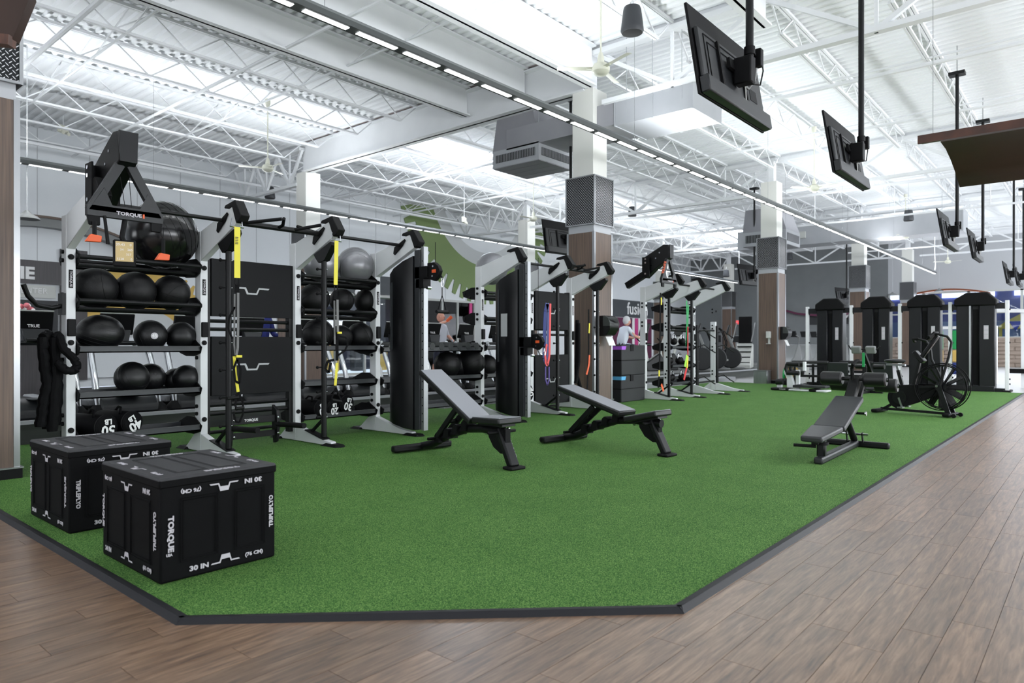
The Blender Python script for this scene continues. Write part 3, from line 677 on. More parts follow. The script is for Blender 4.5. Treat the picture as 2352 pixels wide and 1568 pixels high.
# rope training head on the first arm
def rope_head(x, y, z, M, par, s=1.0):
    h = MB(M).prism([(y+.50,z-.30),(y+.47,z-.02),(y+.04,z+.20),(y-.06,z+.19),(y-.09,z-.06),(y,z-.12),(y+.2,z-.24),(y+.42,z-.42)], 'x', x-.075, x+.075).build('rope_head', 'black_metal', par, bevel=.008)
    MB(M).box(x-.13, x+.13, y+.44, y+.455, z-.40, z-.02).box(x-.15, x-.135, y+.3, y+.455, z-.40, z-.02).build('mount_plate', 'matte_black', h, smooth=0)
    b = MB(M)
    for q in (.06, .13, .34): b.cyl((x-.155, y+.38, z-q), (1, 0, 0), .018, .012, 10)
    for a, c in ((.2, -.05), (.3, -.18), (.12, .05)): b.cyl((x-.077, y+a, z+c), (1, 0, 0), .014, .01, 8)
    b.build('bolt', 'chrome', h)
    MB(M).prism([(x-.078,z+.19),(x+.078,z+.19),(x+.07,z-.07),(x-.07,z-.07)], 'y', y-.10, y-.085).build('front_cap', 'satin_black', h, bevel=.004)
    a = MB(M); zt, zb = z-.08, z-.50
    for q in (-1, 1): a.bar((x+q*.04, y-.02, zt), (x+q*.27, y-.03, zb), .075, .05, (0, 1, 0))
    a.bar((x-.30, y-.03, zb), (x+.30, y-.03, zb), .09, .05, (0, 1, 0)).prism([(x-.29,zb),(x-.17,zb+.2),(x-.11,zb+.06),(x+.11,zb+.06),(x+.17,zb+.2),(x+.29,zb)], 'y', y-.055, y-.05)
    af = a.build('a_frame', 'grey_black', h, bevel=.003)
    text('TORQUE', .085, 'print_white', af, M @ Vector((x+.02, y-.0585, zb+.0)), (0,-1,0), (0,0,1), off=.003, w=.20, h=.036); MB(M).box(x+.128, x+.142, y-.0595, y-.057, zb-.018, zb+.018).build('orange_mark', 'orange', af, smooth=0)
    MB(M).tube([(x-.03, y, zt-.1), (x+.0, y-.03, zb+.04)], .003, 5).tube([(x+.04, y, zt-.1), (x+.05, y-.03, zb+.04)], .003, 5).build('cord', 'matte_black', h)
    for q in (-1, 1):
        MB(M).prism([(x+q*.30,zb-.03),(x+q*.20,zb-.03),(x+q*.20,zb-.12),(x+q*.28,zb-.12)], 'y', y-.05, y-.02).build('cord_guide', 'matte_black', h, bevel=.005)
    return zb
mat('grey_black', (22, 24, 27), .45, bump=.25, bscale=500)
zb = rope_head(UX[0]+.13, 6.32, 2.76, M, rig)
MB(M).tube([onY(288, 500, 6.30), onY(280, 545, 6.24), onY(286, 560, 6.24)], .022, 8).build('console_arm', 'matte_black', rig)
con = MB(M @ Matrix.Translation(onY(286, 582, 6.22)) @ Matrix.Rotation(-.35, 4, 'Z') @ Matrix.Rotation(-.12, 4, 'X')).box(-.085, .085, -.012, .012, -.115, .115).build('console', 'matte_black', rig, bevel=.01)
mc = M @ Matrix.Translation(onY(286, 582, 6.22)) @ Matrix.Rotation(-.35, 4, 'Z') @ Matrix.Rotation(-.12, 4, 'X')
MB(mc).box(-.066, .066, -.0145, -.012, -.072, .098).build('console_screen', 'lcd', con, smooth=0)
R3 = mc.to_3x3()
for tx, zz, xx, sz in (('39:43', .07, -.03, .03), ('0', .07, .045, .03), ('34', .028, -.02, .026), ('265', .028, .04, .026), ('337', -.012, .03, .026), ('5228', -.052, -.03, .026), ('0', -.052, .05, .026)):
    text(tx, sz, 'print_dark', con, mc @ Vector((xx, -.0155, zz)), R3 @ Vector((0,-1,0)), R3 @ Vector((0,0,1)), ext=.0002)
def grip_handle(u, v0, v1, Y, name='pull_handle', pad=True):
    a, b = onY(u, v0, Y), onY(u, v1, Y)
    h = MB(M).tube([a, b], .017, 8).build(name, 'matte_black', rig)
    if pad: MB(M).prism([(b.x-.07,b.z-.04),(b.x-.03,b.z+.025),(b.x+.05,b.z+.015),(b.x+.045,b.z-.035)], 'y', b.y-.02, b.y+.02).build('orange_grip_end', 'orange', h, bevel=.004)
grip_handle(217, 508, 545, 6.25); grip_handle(375, 548, 588, 6.25)
MB(M).tube([onY(376, 522, 6.25), onY(375, 548, 6.25)], .003, 5).build('cord', 'matte_black', rig)
MB(M).tube([onY(240, 495, 6.25), onY(248, 560, 6.25)], [.012, .014], 6).build('spare_rod', 'rubber', rig)
# side hook on the first upright, carrying the ropes
MB(M).tube([(UX[0], YF+.05, 1.53), (UX[0]-.10, YF+.05, 1.50), (UX[0]-.22, YF+.03, 1.52), (UX[0]-.30, YF+.0, 1.60), (UX[0]-.34, YF-.02, 1.70)], .022, 10).box(UX[0]-.03, UX[0], YF, YF+.12, 1.44, 1.64).build('side_hook', 'black_metal', rig)
MB(M).tube([(UX[0], YF+.05, 1.18), (UX[0]-.30, YF+.05, 1.20)], .02, 8).build('side_hook', 'black_metal', rig)
# second run
VX = [12.9, 13.93, 15.18, 16.35]
rig2 = T('training_rack', 'second, farther white training rack with colored bands hanging from it, right of the middle column', 'exercise rack', (VX[0], YF, 0)); M2 = at(rig2)
for i, x in enumerate(VX): frame(x, rig2, M2, tall=i < 3, full=i < 3)
pole(VX[0], rig2, M2); pole(VX[1], rig2, M2)
rods(VX[1]+.08, VX[2], 1.97, rig2, M2); rods(VX[1]+.08, VX[2], 1.55, rig2, M2)
for z in (1.12, .70, .31): tray(VX[1]+.08, VX[2], z, rig2, M2)
MB(M2).tube([(VX[0]+.1, 6.84, 2.43), (VX[1]+.1, 6.84, 2.43)], .02, 8).tube([(VX[1]+.1, 6.84, 2.43), (VX[2]+.1, 6.84, 2.43)], .02, 8).build('pull_up_bar', 'black_metal', rig2)
MB(M2).tube([(VX[2]+.1, 7.36, 1.5), (VX[3], 7.36, 1.5)], .022, 8).tube([(VX[2]+.1, 7.36, .25), (VX[3], 7.36, .25)], .022, 8).build('cross_bar', 'black_metal', rig2)
for x in (VX[2]+.08, VX[3]+.02): 
    s = MB(M2).box(x, x+.10, YF-.04, YF-.005, .18, 1.62).build('storage_plate', 'black_metal', rig2, bevel=.006)
    for z in (1.45, 1.1, .35): MB(M2).tube([(x+.05, YF-.04, z), (x+.2, YF-.12, z+.05), (x+.42, YF-.2, z-.08), (x+.52, YF-.26, z-.14)], .014, 8).build('storage_horn', 'black_metal', s)
Mh = M2
hd2 = None; zb2 = rope_head(VX[0]-.95, 6.32, 2.86, M2, rig2)
text('RIPPER', .1, 'orange', rig2, M2 @ Vector((VX[0]-1.20, 6.255, 2.60)), (-.5,-1,0), (1,0,-.3), w=.26)
MB(M2).bar((VX[0]-.95, 6.75, 2.55), (VX[0]-.95, 7.2, 2.32), .1, .12).build('head_arm', 'black_metal', rig2)
# ---------------- balls ----------------
def ball(u, v, rpx, Y, label, m='ball_leather', seams=True, flat=1.0, group='exercise balls on the racks', name='medicine_ball', zs=None):
    c = onY(u, v, Y); d = Vector((c.x, c.y)).dot(Fd); r = rpx/FPX*d
    if zs is not None: c.z = zs + r*flat
    t = T(name, label, 'ball', c, random.random()*3, group)
    MB().sph((0, 0, 0), r, 28, 18, (1, 1, flat)).build('skin', m, t)
    if seams:
        for k in range(3):
            R = Matrix.Rotation(random.random()*3, 3, 'X') @ Matrix.Rotation(random.random()*3, 3, 'Y'); rr = r*1.002; o = r*.42*(k-1)
            rad = sqrt(rr*rr-o*o); MB().tube([R @ Vector((rad*cos(2*pi*i/36), rad*sin(2*pi*i/36), o)) for i in range(37)], r*.009, 5, cap=False).build('seam', 'matte_black', t)
    else:
        for k in range(-3, 4):
            o = r*.2*k; rad = sqrt(r*r*1.002-o*o); MB(Matrix.Diagonal((1, 1, flat, 1)) @ Matrix.Rotation(1.2 if flat == 1 else .4, 4, 'X')).tube([(rad*cos(2*pi*i/40), rad*sin(2*pi*i/40), o) for i in range(41)], r*.005, 4, cap=False).build('rib', m, t)
    return t
YB = 7.53
ball(373, 540, 77, YB, 'huge glossy black exercise ball on the top rails of the nearest rack', 'ball_gloss', False, name='exercise_ball', group='large exercise balls')
b1 = ball(220, 662, 47, YB, 'black wall ball marked 12 LB, leftmost on the second level of the nearest rack'); ball(311, 668, 44, YB, 'black wall ball in the middle of the second level of the nearest rack'); ball(394, 672, 40, YB, 'black wall ball, right one on the second level of the nearest rack')
rad = .205
text('12 LB', .06, 'print_white', b1, Vector((-.02, -.02, 0)) + Vector((cos(-1.6)*.05, sin(-1.6)*.05, .19)), (.1, -.3, 1), (0, 1, .2))
ball(230, 757, 50, YB, 'large squashed black slam ball at the left of the third shelf of the nearest rack', 'ball_slam', False, .84, zs=1.095)
b45 = ball(346, 768, 35.5, YB, 'black slam ball with a round white 45 mark on the third shelf', 'ball_slam', False, zs=1.095)
ball(416, 768, 33, YB, 'plain black slam ball at the right end of the third shelf of the nearest rack', 'ball_slam', False, zs=1.095)
v = (Vector((0, 0, HC)) - b45.location).normalized(); v = (v + Vector((.22, 0, -.02))).normalized(); R_ = Matrix.Rotation(-b45.rotation_euler.z, 3, 'Z'); v = R_ @ v
rr = 35.5/FPX*Vector((b45.location.x, b45.location.y)).dot(Fd)
q = v.to_track_quat('Z', 'Y').to_matrix()
MB(Matrix.Translation(v*rr*.985) @ q.to_4x4()).cyl((0, 0, 0), (0, 0, 1), .034, .012, 20).build('mark_disc', 'print_white', b45)
text('45', .05, 'print_dark', b45, v*(rr*1.03), v, Vector((0, 0, 1)) - v*v.z, off=.002)
for u, v_, r_, lb in ((303, 866, 37, 'black medicine ball, leftmost and biggest on the fourth shelf of the nearest rack'), (345, 862, 33, 'black medicine ball half hidden behind the biggest one on the fourth shelf'),
                     (403, 862, 26, 'black medicine ball behind the rightmost one on the fourth shelf'), (428, 867, 30, 'black medicine ball at the right end of the fourth shelf of the nearest rack')):
    ball(u, v_, r_, YB+(.10 if 'behind' in lb else -.03), lb, 'ball_slam', False, zs=.66)
ball(738, 605, 41, 7.56, 'silver exercise ball, the left one partly behind the black pole', 'ball_silver', False, name='exercise_ball', group='large exercise balls', zs=1.96); ball(816, 598, 42, 7.5, 'silver exercise ball, the right one of two on top of the second shelving bay', 'ball_silver', False, name='exercise_ball', group='large exercise balls', zs=1.96)
for u, v_, r_, lb in ((722, 686, 35, 'black wall ball with white lettering, left on the upper rails of the second shelving bay'), (785, 690, 28, 'black wall ball in the middle of the upper rails of the second shelving bay'), (841, 692, 27, 'black wall ball at the right of the upper rails of the second shelving bay')):
    ball(u, v_, r_, YB, lb)
for u, v_, r_, lb in ((731, 765, 36, 'big black wall ball with 10 printed on it, behind the black pole'), (782, 766, 28, 'black ball right behind the hanging grey strap on the second bay'), (827, 764, 31, 'smooth black slam ball at the right of the second bay tray')):
    ball(u, v_, r_, YB, lb, zs=1.095)
for u, v_, r_, lb in ((1027, 832, 31, 'black wall ball under the dumbbells, left one'), (1082, 831, 33, 'black wall ball under the dumbbells, right one'), (1052, 826, 27, 'dark ball in the back between the two wall balls under the dumbbells'), (1117, 830, 25, 'black ball behind the second cable tower under the dumbbells')):
    ball(u, v_, r_, YB+(.12 if v_ < 830 else -.02), lb, zs=.65)
ball(1129, 617, 37, 7.72, 'silver exercise ball rising behind the arm of the second cable tower', 'ball_silver', False, name='exercise_ball', group='large exercise balls')
bb = ball(1220, 829, 16, YB, 'small black and white medicine ball behind the hanging cable strap', 'light_plastic', False); ball(1193, 828, 17, YB, 'small black medicine ball left of the black and white one', 'ball_slam', False)
# ---------------- sandbags with printed ends ----------------
def sandbag(u, v, rpx, Yend, num, rz, tilt, label, L=.55, vert=False):
    c = onY(u, v, Yend); d = Vector((c.x, c.y)).dot(Fd); r = rpx/FPX*d
    t = T('sandbag', label, 'sandbag', c, rz, 'printed sandbags on the bottom shelves')
    A = Matrix.Rotation(pi/2, 3, 'X')          # lathe axis z -> -y .. the end faces -y
    MB().lathe([(.001, 0), (r*.8, -.004), (r*.97, -.02), (r, -.05), (r, -L+.05), (r*.9, -L), (.001, -L)], n=24, R=A).build('bag', 'nylon', t)
    MB().tube([(r*1.0*cos(2*pi*i/24), .03, r*1.0*sin(2*pi*i/24)) for i in range(25)], .006, 5, cap=False).build('piping', 'matte_black', t)
    MB().tube([(-r*.6, .12, r*.8), (-r*.3, .16, r*1.35), (r*.3, .3, r*1.35), (r*.5, .4, r*.85)], .012, 6).build('carry_strap', 'nylon', t)
    up = Vector((sin(tilt), 0, -cos(tilt)))
    text(num, r*1.2, 'print_white', t, Vector((0, -.007, 0)) + up*(-r*.30)*-1*-1 if False else Vector((0, -.007, 0)) + up*(r*-.0) + up*(r*.0) + Vector((0,0,-r*.28)) if tilt == 0 else Vector((0, -.007, 0)) + up*(r*.28), (0,-1,0), up, off=.004); text('LB', r*.62, 'print_white', t, Vector((0, -.007, 0)) + up*(-r*.45), (0,-1,0), up, off=.003)
    return t
sandbag(248, 980, 27, 7.28, '50', .25, .0, 'black sandbag marked 50 LB upside down on the bottom shelf'); sandbag(307, 970, 25, 7.30, '40', .2, .5, 'black sandbag marked 40 LB, tipped, on the bottom shelf')
sandbag(741, 938, 19, 7.28, '10', .1, .3, 'black sandbag behind the black pole at the bottom of the second bay'); sandbag(768, 938, 18, 7.30, '20', .1, 0, 'black sandbag marked 20 between the two others in the second bay'); sandbag(800, 927, 20, 7.28, '30', .1, -.25, 'black sandbag marked 30 LB at the bottom of the second bay')
sandbag(1216, 900, 17, 7.28, '40', 0, 1.6, 'black sandbag marked 40 standing sideways right of the second cable tower', .35)
# ---------------- hex dumbbells ----------------
db = T('hex_dumbbell', 'black rubber hex dumbbell in the row above the balls between the cable towers', 'dumbbell', (6.05, 7.5, 1.135), 0, 'hex dumbbells between the cable towers')
for y in (-.15, .15):
    hx = [(.062*cos(pi/3*k), .062*sin(pi/3*k)) for k in range(6)]
    MB().prism(hx, 'y', y-.055, y+.055).build('hex_head', 'dumbbell', db, smooth=0, bevel=.008)
MB().tube([(0, -.1, 0), (0, 0, 0), (0, .1, 0)], [.014, .018, .014], 10).build('grip', 'chrome', db)
OD = ['first', 'second', 'third', 'fourth', 'fifth', 'sixth', 'seventh', 'eighth', 'ninth', 'tenth']
for k in range(1, 10): dup(db, (6.05+k*.185, 7.5, 1.135), label='black rubber hex dumbbell, %s from the left in the row between the cable towers' % OD[k])
db['label'] = 'black rubber hex dumbbell, first from the left in the row between the cable towers'
# ---------------- foam plyo boxes ----------------
LOGO = [(-.14,.012),(-.05,.012),(-.038,-.008),(.038,-.008),(.05,.012),(.14,.012),(.128,.004),(.058,.004),(.040,-.034),(-.040,-.034),(-.058,.004),(-.128,.004)]
def plyo(x, y, rz, label, sw=False):
    r = T('plyo_box', label, 'plyo box', (x, y, .014), rz, 'foam plyo boxes'); Lx, Ly, H = .61, .762, .508
    b = MB().box(.004, Lx-.004, .004, Ly-.004, 0, H-.03).build('foam_body', 'nylon', r, bevel=.012, seg=2)
    MB().box(0, Lx, 0, Ly, H-.045, H).build('lid', 'nylon_lit_top', r, bevel=.01, seg=2)
    MB().box(-.001, Lx+.001, -.001, Ly+.001, H-.05, H-.008).build('side_flap', 'nylon', r, bevel=.006)
    # stitched rectangles: recessed panels framed by piping
    def panel(a0, a1, b0, b1, face):
        f = {'y': lambda a, b: (a, -.002, b), 'x': lambda a, b: (-.002, a, b), 'z': lambda a, b: (a, b, H+.001)}[face]
        for q in (0, .012):
            pts = [f(a0+q, b0+q), f(a1-q, b0+q), f(a1-q, b1-q), f(a0+q, b1-q), f(a0+q, b0+q)]
            MB().tube(pts, .0022, 4, cap=False).build('stitched_piping', 'nylon' if face != 'z' else 'grey_black', r)
    panel(.10, .285, .09, .40, 'y'); panel(.375, .54, .09, .40, 'y'); panel(.10, .35, .08, .39, 'x'); panel(.42, .67, .08, .39, 'x')
    panel(.12, .28, .10, .66, 'z'); panel(.33, .49, .10, .66, 'z')
    w = 'print_white'
    # front face (-y), width Lx
    fn, up, dn = (0,-1,0), (0,0,1), (0,0,-1); yy = -.0015
    def tx(b, c, fn, up, wd, hh=None): text(b, .05, w, r, c, fn, up, off=.0022, w=wd, h=hh)
    tx('30 IN', (.19, yy, .045), fn, up, .095, .026); tx('(76 CM)', (.48, yy, .05), fn, up, .10, .026)
    tx('(76 CM)', (.15, yy, .432), fn, dn, .10, .026); tx('30 IN', (.475, yy, .437), fn, dn, .095, .026)
    tx('TRIPLEPLYO' if sw else 'TORQUE', (.052, yy, .235), fn, (1,0,0), .175, .026 if sw else .034)
    if not sw: tx('USA', (.045, yy, .135), fn, (0,0,1), .03, .014)
    tx('TRIPLEPLYO', (.578, yy, .255), fn, (-1,0,0), .17, .024)
    def lg(ax, c, z, s_, t_, sc):
        q_ = [(c+p*sc, z+q*.9*s_) for p, q in LOGO]
        MB().prism(q_ if ax != 'z' else [(z+q*.9*s_, c+p*sc) for p, q in LOGO], ax, t_-.001, t_).build('logo_print', w, r, smooth=0)
    lg('y', .325, .050, -1, yy, .55); lg('y', .318, .436, 1, yy, .55)
    fn = (-1,0,0); xx = -.0015
    tx('24 IN', (xx, .655, .05), fn, up, .085, .026); tx('(61 CM)', (xx, .14, .05), fn, up, .10, .026)
    tx('(61 CM)', (xx, .655, .43), fn, dn, .10, .026); tx('24 IN', (xx, .15, .43), fn, dn, .085, .026)
    tx('TORQUE' if sw else 'TRIPLEPLYO', (xx, .05, .25), fn, (0,1,0), .19, .03); tx('TRIPLEPLYO' if sw else 'TORQUE', (xx, .725, .25), fn, (0,-1,0), .18, .03)
    lg('x', .40, .052, -1, xx, .55); lg('x', .40, .428, 1, xx, .55)
    fn = (0,0,1); zz = H+.001
    tx('TORQUE', (.33, .05, zz), fn, (0,-1,0), .18, .034); tx('TRIPLEPLYO', (.33, .715, zz), fn, (0,1,0), .18, .026)
    tx('20 IN', (.05, .60, zz), fn, (-1,0,0), .09, .026); tx('(51 CM)', (.05, .16, zz), fn, (-1,0,0), .10, .026); tx('20 IN', (.56, .60, zz), fn, (1,0,0), .09, .026); tx('(51 CM)', (.56, .16, zz), fn, (1,0,0), .10, .026)
    lg('z', .385, .05, 1, zz+.001, .55); lg('z', .385, .56, -1, zz+.001, .55)
    return r
x, y = gp(366, 1352); plyo(x, y, -.012, 'large black foam plyo box in front, its lid lit grey'); x, y = gp(157, 1233); plyo(x+.0, y, 0, 'black foam plyo box behind the front one, next to the left column', True)
# ---------------- adjustable benches ----------------
def bench(A, B, back, seat, strut, label):
    A = Vector(A); B = Vector(B); d = (B-A).normalized(); rz = math.atan2(d.y, d.x) - pi/2       # local +y = forward
    r = T('weight_bench', label, 'bench', (A.x, A.y, .014), rz, 'adjustable benches'); L = (B-A).length
    MB().bar((-.37, 0, .045), (.37, 0, .045), .09, .07).build('rear_foot', 'black_metal', r, bevel=.02, seg=3)
    MB().tube([(0, 0, .05), (0, .2, .09), (0, .45, .20), (0, .8, .31), (0, 1.05, .335), (0, 1.4, .325)], .042, 12).build('main_beam', 'black_metal', r)
    fp = MB(); a = Vector((0, L-.19, .36)); b = Vector((0, L+.0, .02)); fp.bar(a, b, .11, .07, (0, 1, 0))
    p = fp.build('front_post', 'black_metal', r, bevel=.018, seg=3)
    MB().box(-.09, .09, L-.06, L+.07, 0, .03).build('front_foot', 'rubber', r, bevel=.012, seg=2)
    m = (a+b)/2; dr = (b-a).normalized(); nn = Vector((-1, 0, 0)); text('TORQUE', .055, 'print_white', p, m+Vector((-.0565, 0, 0)), nn, Vector((0, 1, 0)).cross(Vector((1,0,0))).cross(dr) if False else (Vector((0,0,1))*dr.y - Vector((0,1,0))*dr.z)*1, off=.002)
    MB().prism([(L-.34,.36),(L-.08,.36),(L-.08,.13),(L-.16,.13),(L-.26,.18),(L-.33,.27)], 'x', -.03, .03).build('adjust_plate', 'matte_black', r)
    MB().cyl((-.07, L-.44, .29), (1, 0, 0), .022, .09, 12).build('pull_knob', 'chrome', r)
    c = MB()
    for t in (.36, .52, .67, .82):
        z = .16+(t-.36)*.36; MB().prism([(t-.04,z-.03),(t-.03,z+.05),(t+.0,z+.075),(t+.045,z+.07),(t+.04,z-.03)], 'x', -.065, .065).build('ladder_catch', 'matte_black', r)
    def pad(p, q, w, th, nm, taper=1.0):
        p = Vector((0,)+p); q = Vector((0,)+q); e = (q-p); n = Vector((0, -e.z, e.y)).normalized(); n = n if n.z > 0 else -n
        vs = []
        for k, dz in ((0, -th), (0, 0)):
            for pt, ww in ((p, w*taper), (q, w)):
                for s in (-1, 1): vs.append(pt + n*dz + Vector((s*ww/2, 0, 0)))
        o = MB().add([vs[0], vs[1], vs[3], vs[2], vs[4], vs[5], vs[7], vs[6]], [(0,3,2,1),(4,5,6,7),(0,1,5,4),(1,2,6,5),(2,3,7,6),(3,0,4,7)]).build(nm, 'vinyl_dark', r, bevel=.016, seg=3)
        s2 = [p+Vector((-w/2+.012, 0, 0))+e*.014, p+Vector((w/2-.012, 0, 0))+e*.014, q+Vector((w/2-.012, 0, 0))-e*.014, q+Vector((-w/2+.012, 0, 0))-e*.014]
        MB().add([t_-n*.004 for t_ in s2]+[t_+n*.003 for t_ in s2], [(0,3,2,1),(4,5,6,7),(0,1,5,4),(1,2,6,5),(2,3,7,6),(3,0,4,7)]).build('lit_top_skin', 'vinyl_lit_top', o, bevel=.002)  # thin pale skin added as the lit upper side of the pad
        MB().bar(p - n*(th+.012) + e*.06, q - n*(th+.012) - e*.06, w*.55, .02, n).build(nm.replace('pad', 'pad_frame'), 'black_metal', o)
        MB().tube([vs[4]+n*.001-n*.016+Vector((-.0,0,0)), vs[6]-n*.016], .003, 4).build('piping', 'print_dark', o)
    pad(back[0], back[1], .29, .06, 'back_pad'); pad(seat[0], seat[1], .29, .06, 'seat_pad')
    for s in (-.07, .07): MB().bar((s, strut[0][0], strut[0][1]), (s*.7, strut[1][0], strut[1][1]), .03, .06).build('support_strut', 'black_metal', r, bevel=.004)
    MB().tube([(-.15, strut[1][0], strut[1][1]), (.15, strut[1][0], strut[1][1])], .016, 10).build('strut_pin', 'matte_black', r)
    MB().bar((0, strut[0][0]*.55+strut[1][0]*.45, strut[0][1]*.55+strut[1][1]*.45), (0, strut[0][0]*.6+strut[1][0]*.4, strut[0][1]*.6+strut[1][1]*.4), .13, .03).build('strut_tie', 'black_metal', r)
    MB().bar((-.17, L-.17, .33), (.17, L-.17, .33), .03, .03).build('front_handle', 'matte_black', r, bevel=.008)
    MB().cyl((-.05, L-.13, .36), (1, 0, 0), .012, .02, 8).build('bolt', 'chrome', r)
    for s in (-.33, .33): MB().cyl((s, -.04, .045), (1, 0, 0), .03, .03, 12).build('transport_wheel', 'rubber', r)
mat('vinyl_lit_top', (138, 140, 146), .42, bump=.3, bscale=450)  # brightness of light from above put into the pad top colour
bench((5.08, 5.62), (4.86, 4.13), ((.16, .885), (1.03, .43)), ((1.05, .455), (1.46, .47)), ((.72, .51), (.33, .17)), 'adjustable weight bench set steep, the nearer one left of the two in the middle')
bench((6.66, 4.87), (6.46, 3.42), ((.02, .67), (.96, .43)), ((1.0, .375), (1.42, .47)), ((.52, .45), (.14, .13)), 'adjustable weight bench set low, the one farther right of the steep bench')
# ---------------- sit-up bench ----------------
r = T('sit_up_bench', 'black sit-up bench with foam rollers on the right part of the turf', 'bench', (8.46, 2.12, .014)); M = at(r)
MB(M).bar((6.95, 2.08, .045), (8.42, 2.12, .05), .085, .07).build('base_beam', 'grey_black', r, bevel=.02, seg=3)
MB(M).bar((8.46, 1.78, .045), (8.46, 2.45, .045), .08, .07).build('cross_foot', 'black_metal', r, bevel=.02, seg=3)
MB(M).bar((7.10, 2.09, .06), (7.10, 2.09, .24), .07, .08).build('front_post', 'black_metal', r, bevel=.015); MB(M).tube([(7.10, 2.09, .185), (7.10, 2.09, .215)], .065, 20).build('pivot_collar', 'matte_black', r)
MB(M).tube([(7.06, 2.13, .17), (7.02, 2.33, .17)], .016, 10).build('side_handle', 'rubber', r)
def padx(x0, z0, x1, z1, w0, w1, nm):
    p = Vector((x0, 2.12, z0)); q = Vector((x1, 2.12, z1)); n = (q-p).cross(Vector((0, 1, 0))).normalized(); n = -n if n.z < 0 else n; th = .06; vs = []
    for dz in (-th, 0):
        vs += [p+n*dz+Vector((0, -w0/2, 0)), q+n*dz+Vector((0, -w1/2, 0)), q+n*dz+Vector((0, w1/2, 0)), p+n*dz+Vector((0, w0/2, 0))]
    MB(M).add(vs, [(0,3,2,1),(4,5,6,7),(0,1,5,4),(1,2,6,5),(2,3,7,6),(3,0,4,7)]).build(nm, 'vinyl', r, bevel=.018, seg=3)
padx(6.87, .285, 7.38, .345, .20, .31, 'seat_pad'); padx(7.42, .335, 8.18, .60, .31, .29, 'back_pad')
MB(M).bar((6.98, 2.12, .215), (7.45, 2.12, .28), .06, .04).bar((7.45, 2.12, .26), (8.30, 2.12, .56), .06, .05).build('pad_rail', 'black_metal', r)
MB(M).bar((8.17, 2.12, .53), (8.46, 2.12, .78), .11, .09).build('roller_post', 'black_metal', r, bevel=.01)
MB(M).bar((8.36, 2.10, .50), (8.60, 2.10, .72), .08, .05).build('adjust_arm', 'black_metal', r)
def roller(x, z, y0, y1):
    q = MB(M).tube([(x, y0, z), (x, y1, z)], .022, 10).build('roller_axle', 'black_metal', r)
    for a, b in ((y0, y0+.23), (y1-.23, y1)):
        R = MB(M).tube([(x, a, z), (x, a+.015, z), (x, b-.015, z), (x, b, z)], [.066, .078, .078, .066], 22).build('foam_roller', 'vinyl_dark', q)
        MB(M).cyl((x, y0-.006, z), (0, 1, 0), .026, .012, 14).build('end_disc', 'chrome', R)
roller(8.42, .775, 1.80, 2.48); roller(8.66, .70, 1.74, 2.44)
MB(M).tube([onY(1958, 873, 2.14), onY(1957, 845, 2.14), onY(1959, 836, 2.12), onY(1966, 829, 2.10), onY(1972, 828, 2.08)], .020, 10).build('hand_grip', 'rubber', r)
MB(M).tube([(7.95, 2.12, .46), (8.38, 2.12, .10)], .036, 14).build('height_strut', 'black_metal', r); MB(M).bar((7.96, 2.17, .44), (8.24, 2.17, .20), .02, .03).build('strut_slot', 'grey_metal', r)
MB(M).tube([(8.0, 2.09, .43), (8.0, 1.92, .43)], .013, 8).build('pull_pin', 'matte_black', r); MB(M).cyl((8.0, 1.91, .43), (0, 1, 0), .024, .015, 12).build('pin_head', 'chrome', r)
MB(M).tube([(8.39, 1.98, .16), (8.39, 2.26, .16)], .013, 8).build('pivot_pin', 'chrome', r)
for yy in (2.04, 2.20): MB(M).bar((8.42, yy, .07), (8.39, yy, .18), .012, .04).build('pivot_lug', 'black_metal', r)
# ---------------- air bike ----------------
A = Vector((12.97, 2.86)); B = Vector((12.81, 1.80)); d = (B-A).normalized(); rz = math.atan2(d.y, d.x)
r = T('air_bike', 'black air bike with a big caged fan wheel, near the right edge of the turf', 'exercise bike', (A.x, A.y, .014), rz)
MB().bar((0, 0, .07), (1.0, 0, .05), .04, .04).build('base_rail', 'black_metal', r)
for xx in (-.02, 1.04): 
    f = MB().bar((xx, -.24, .04), (xx, .24, .04), .11, .055).build('cross_foot', 'matte_black', r, bevel=.02, seg=2)
for s in (-.16, .16): MB().cyl((1.13, s, .035), (0, 1, 0), .033, .03, 14).build('transport_wheel', 'rubber', r)
body = [(.31+.19*cos(t), .27+.19*sin(t)) for t in [radians(a) for a in range(95, 275, 15)]] + [(.55, .19), (.93, .36), (.93, .47), (.68, .46), (.62, .50), (.30, .475)]
MB().prism(body, 'y', -.055, .055).build('drive_cover', 'matte_black', r, bevel=.012)
MB().cyl((.31, 0, .27), (0, 1, 0), .11, .13, 24).build('crank_cover', 'satin_black', r)
for s in (-1, 1): MB().bar((.31, s*.09, .27), (.36, s*.09, .12), .02, .03).bar((.36, s*.09, .115), (.36, s*.19, .115), .08, .02).build('pedal_crank', 'steel', r)
MB().bar((.05, 0, .07), (.20, 0, .17), .04, .04).build('rear_stay', 'black_metal', r)
cx_, cz_, Rf = .92, .475, .37
cage = MB()
for s in (-.09, .09):
    for k, q in ((1.0, .009), (.93, .004), (.86, .003)):
        cage.tube([(cx_+Rf*k*cos(2*pi*i/40), s, cz_+Rf*k*sin(2*pi*i/40)) for i in range(41)], q, 5, cap=False)
    for i in range(40): cage.tube([(cx_+.09*cos(2*pi*i/40), s, cz_+.09*sin(2*pi*i/40)), (cx_+Rf*cos(2*pi*i/40+.12), s, cz_+Rf*sin(2*pi*i/40+.12))], .0015, 3, cap=False)
tag(cage.build('wire_cage', 'matte_black', r), kind='stuff')
fn_ = MB().tube([(cx_, -.07, cz_), (cx_, .07, cz_)], .085, 20).build('fan_hub', 'satin_black', r)
bl = MB().box(.09, .335, -.045, .045, -.004, .004)
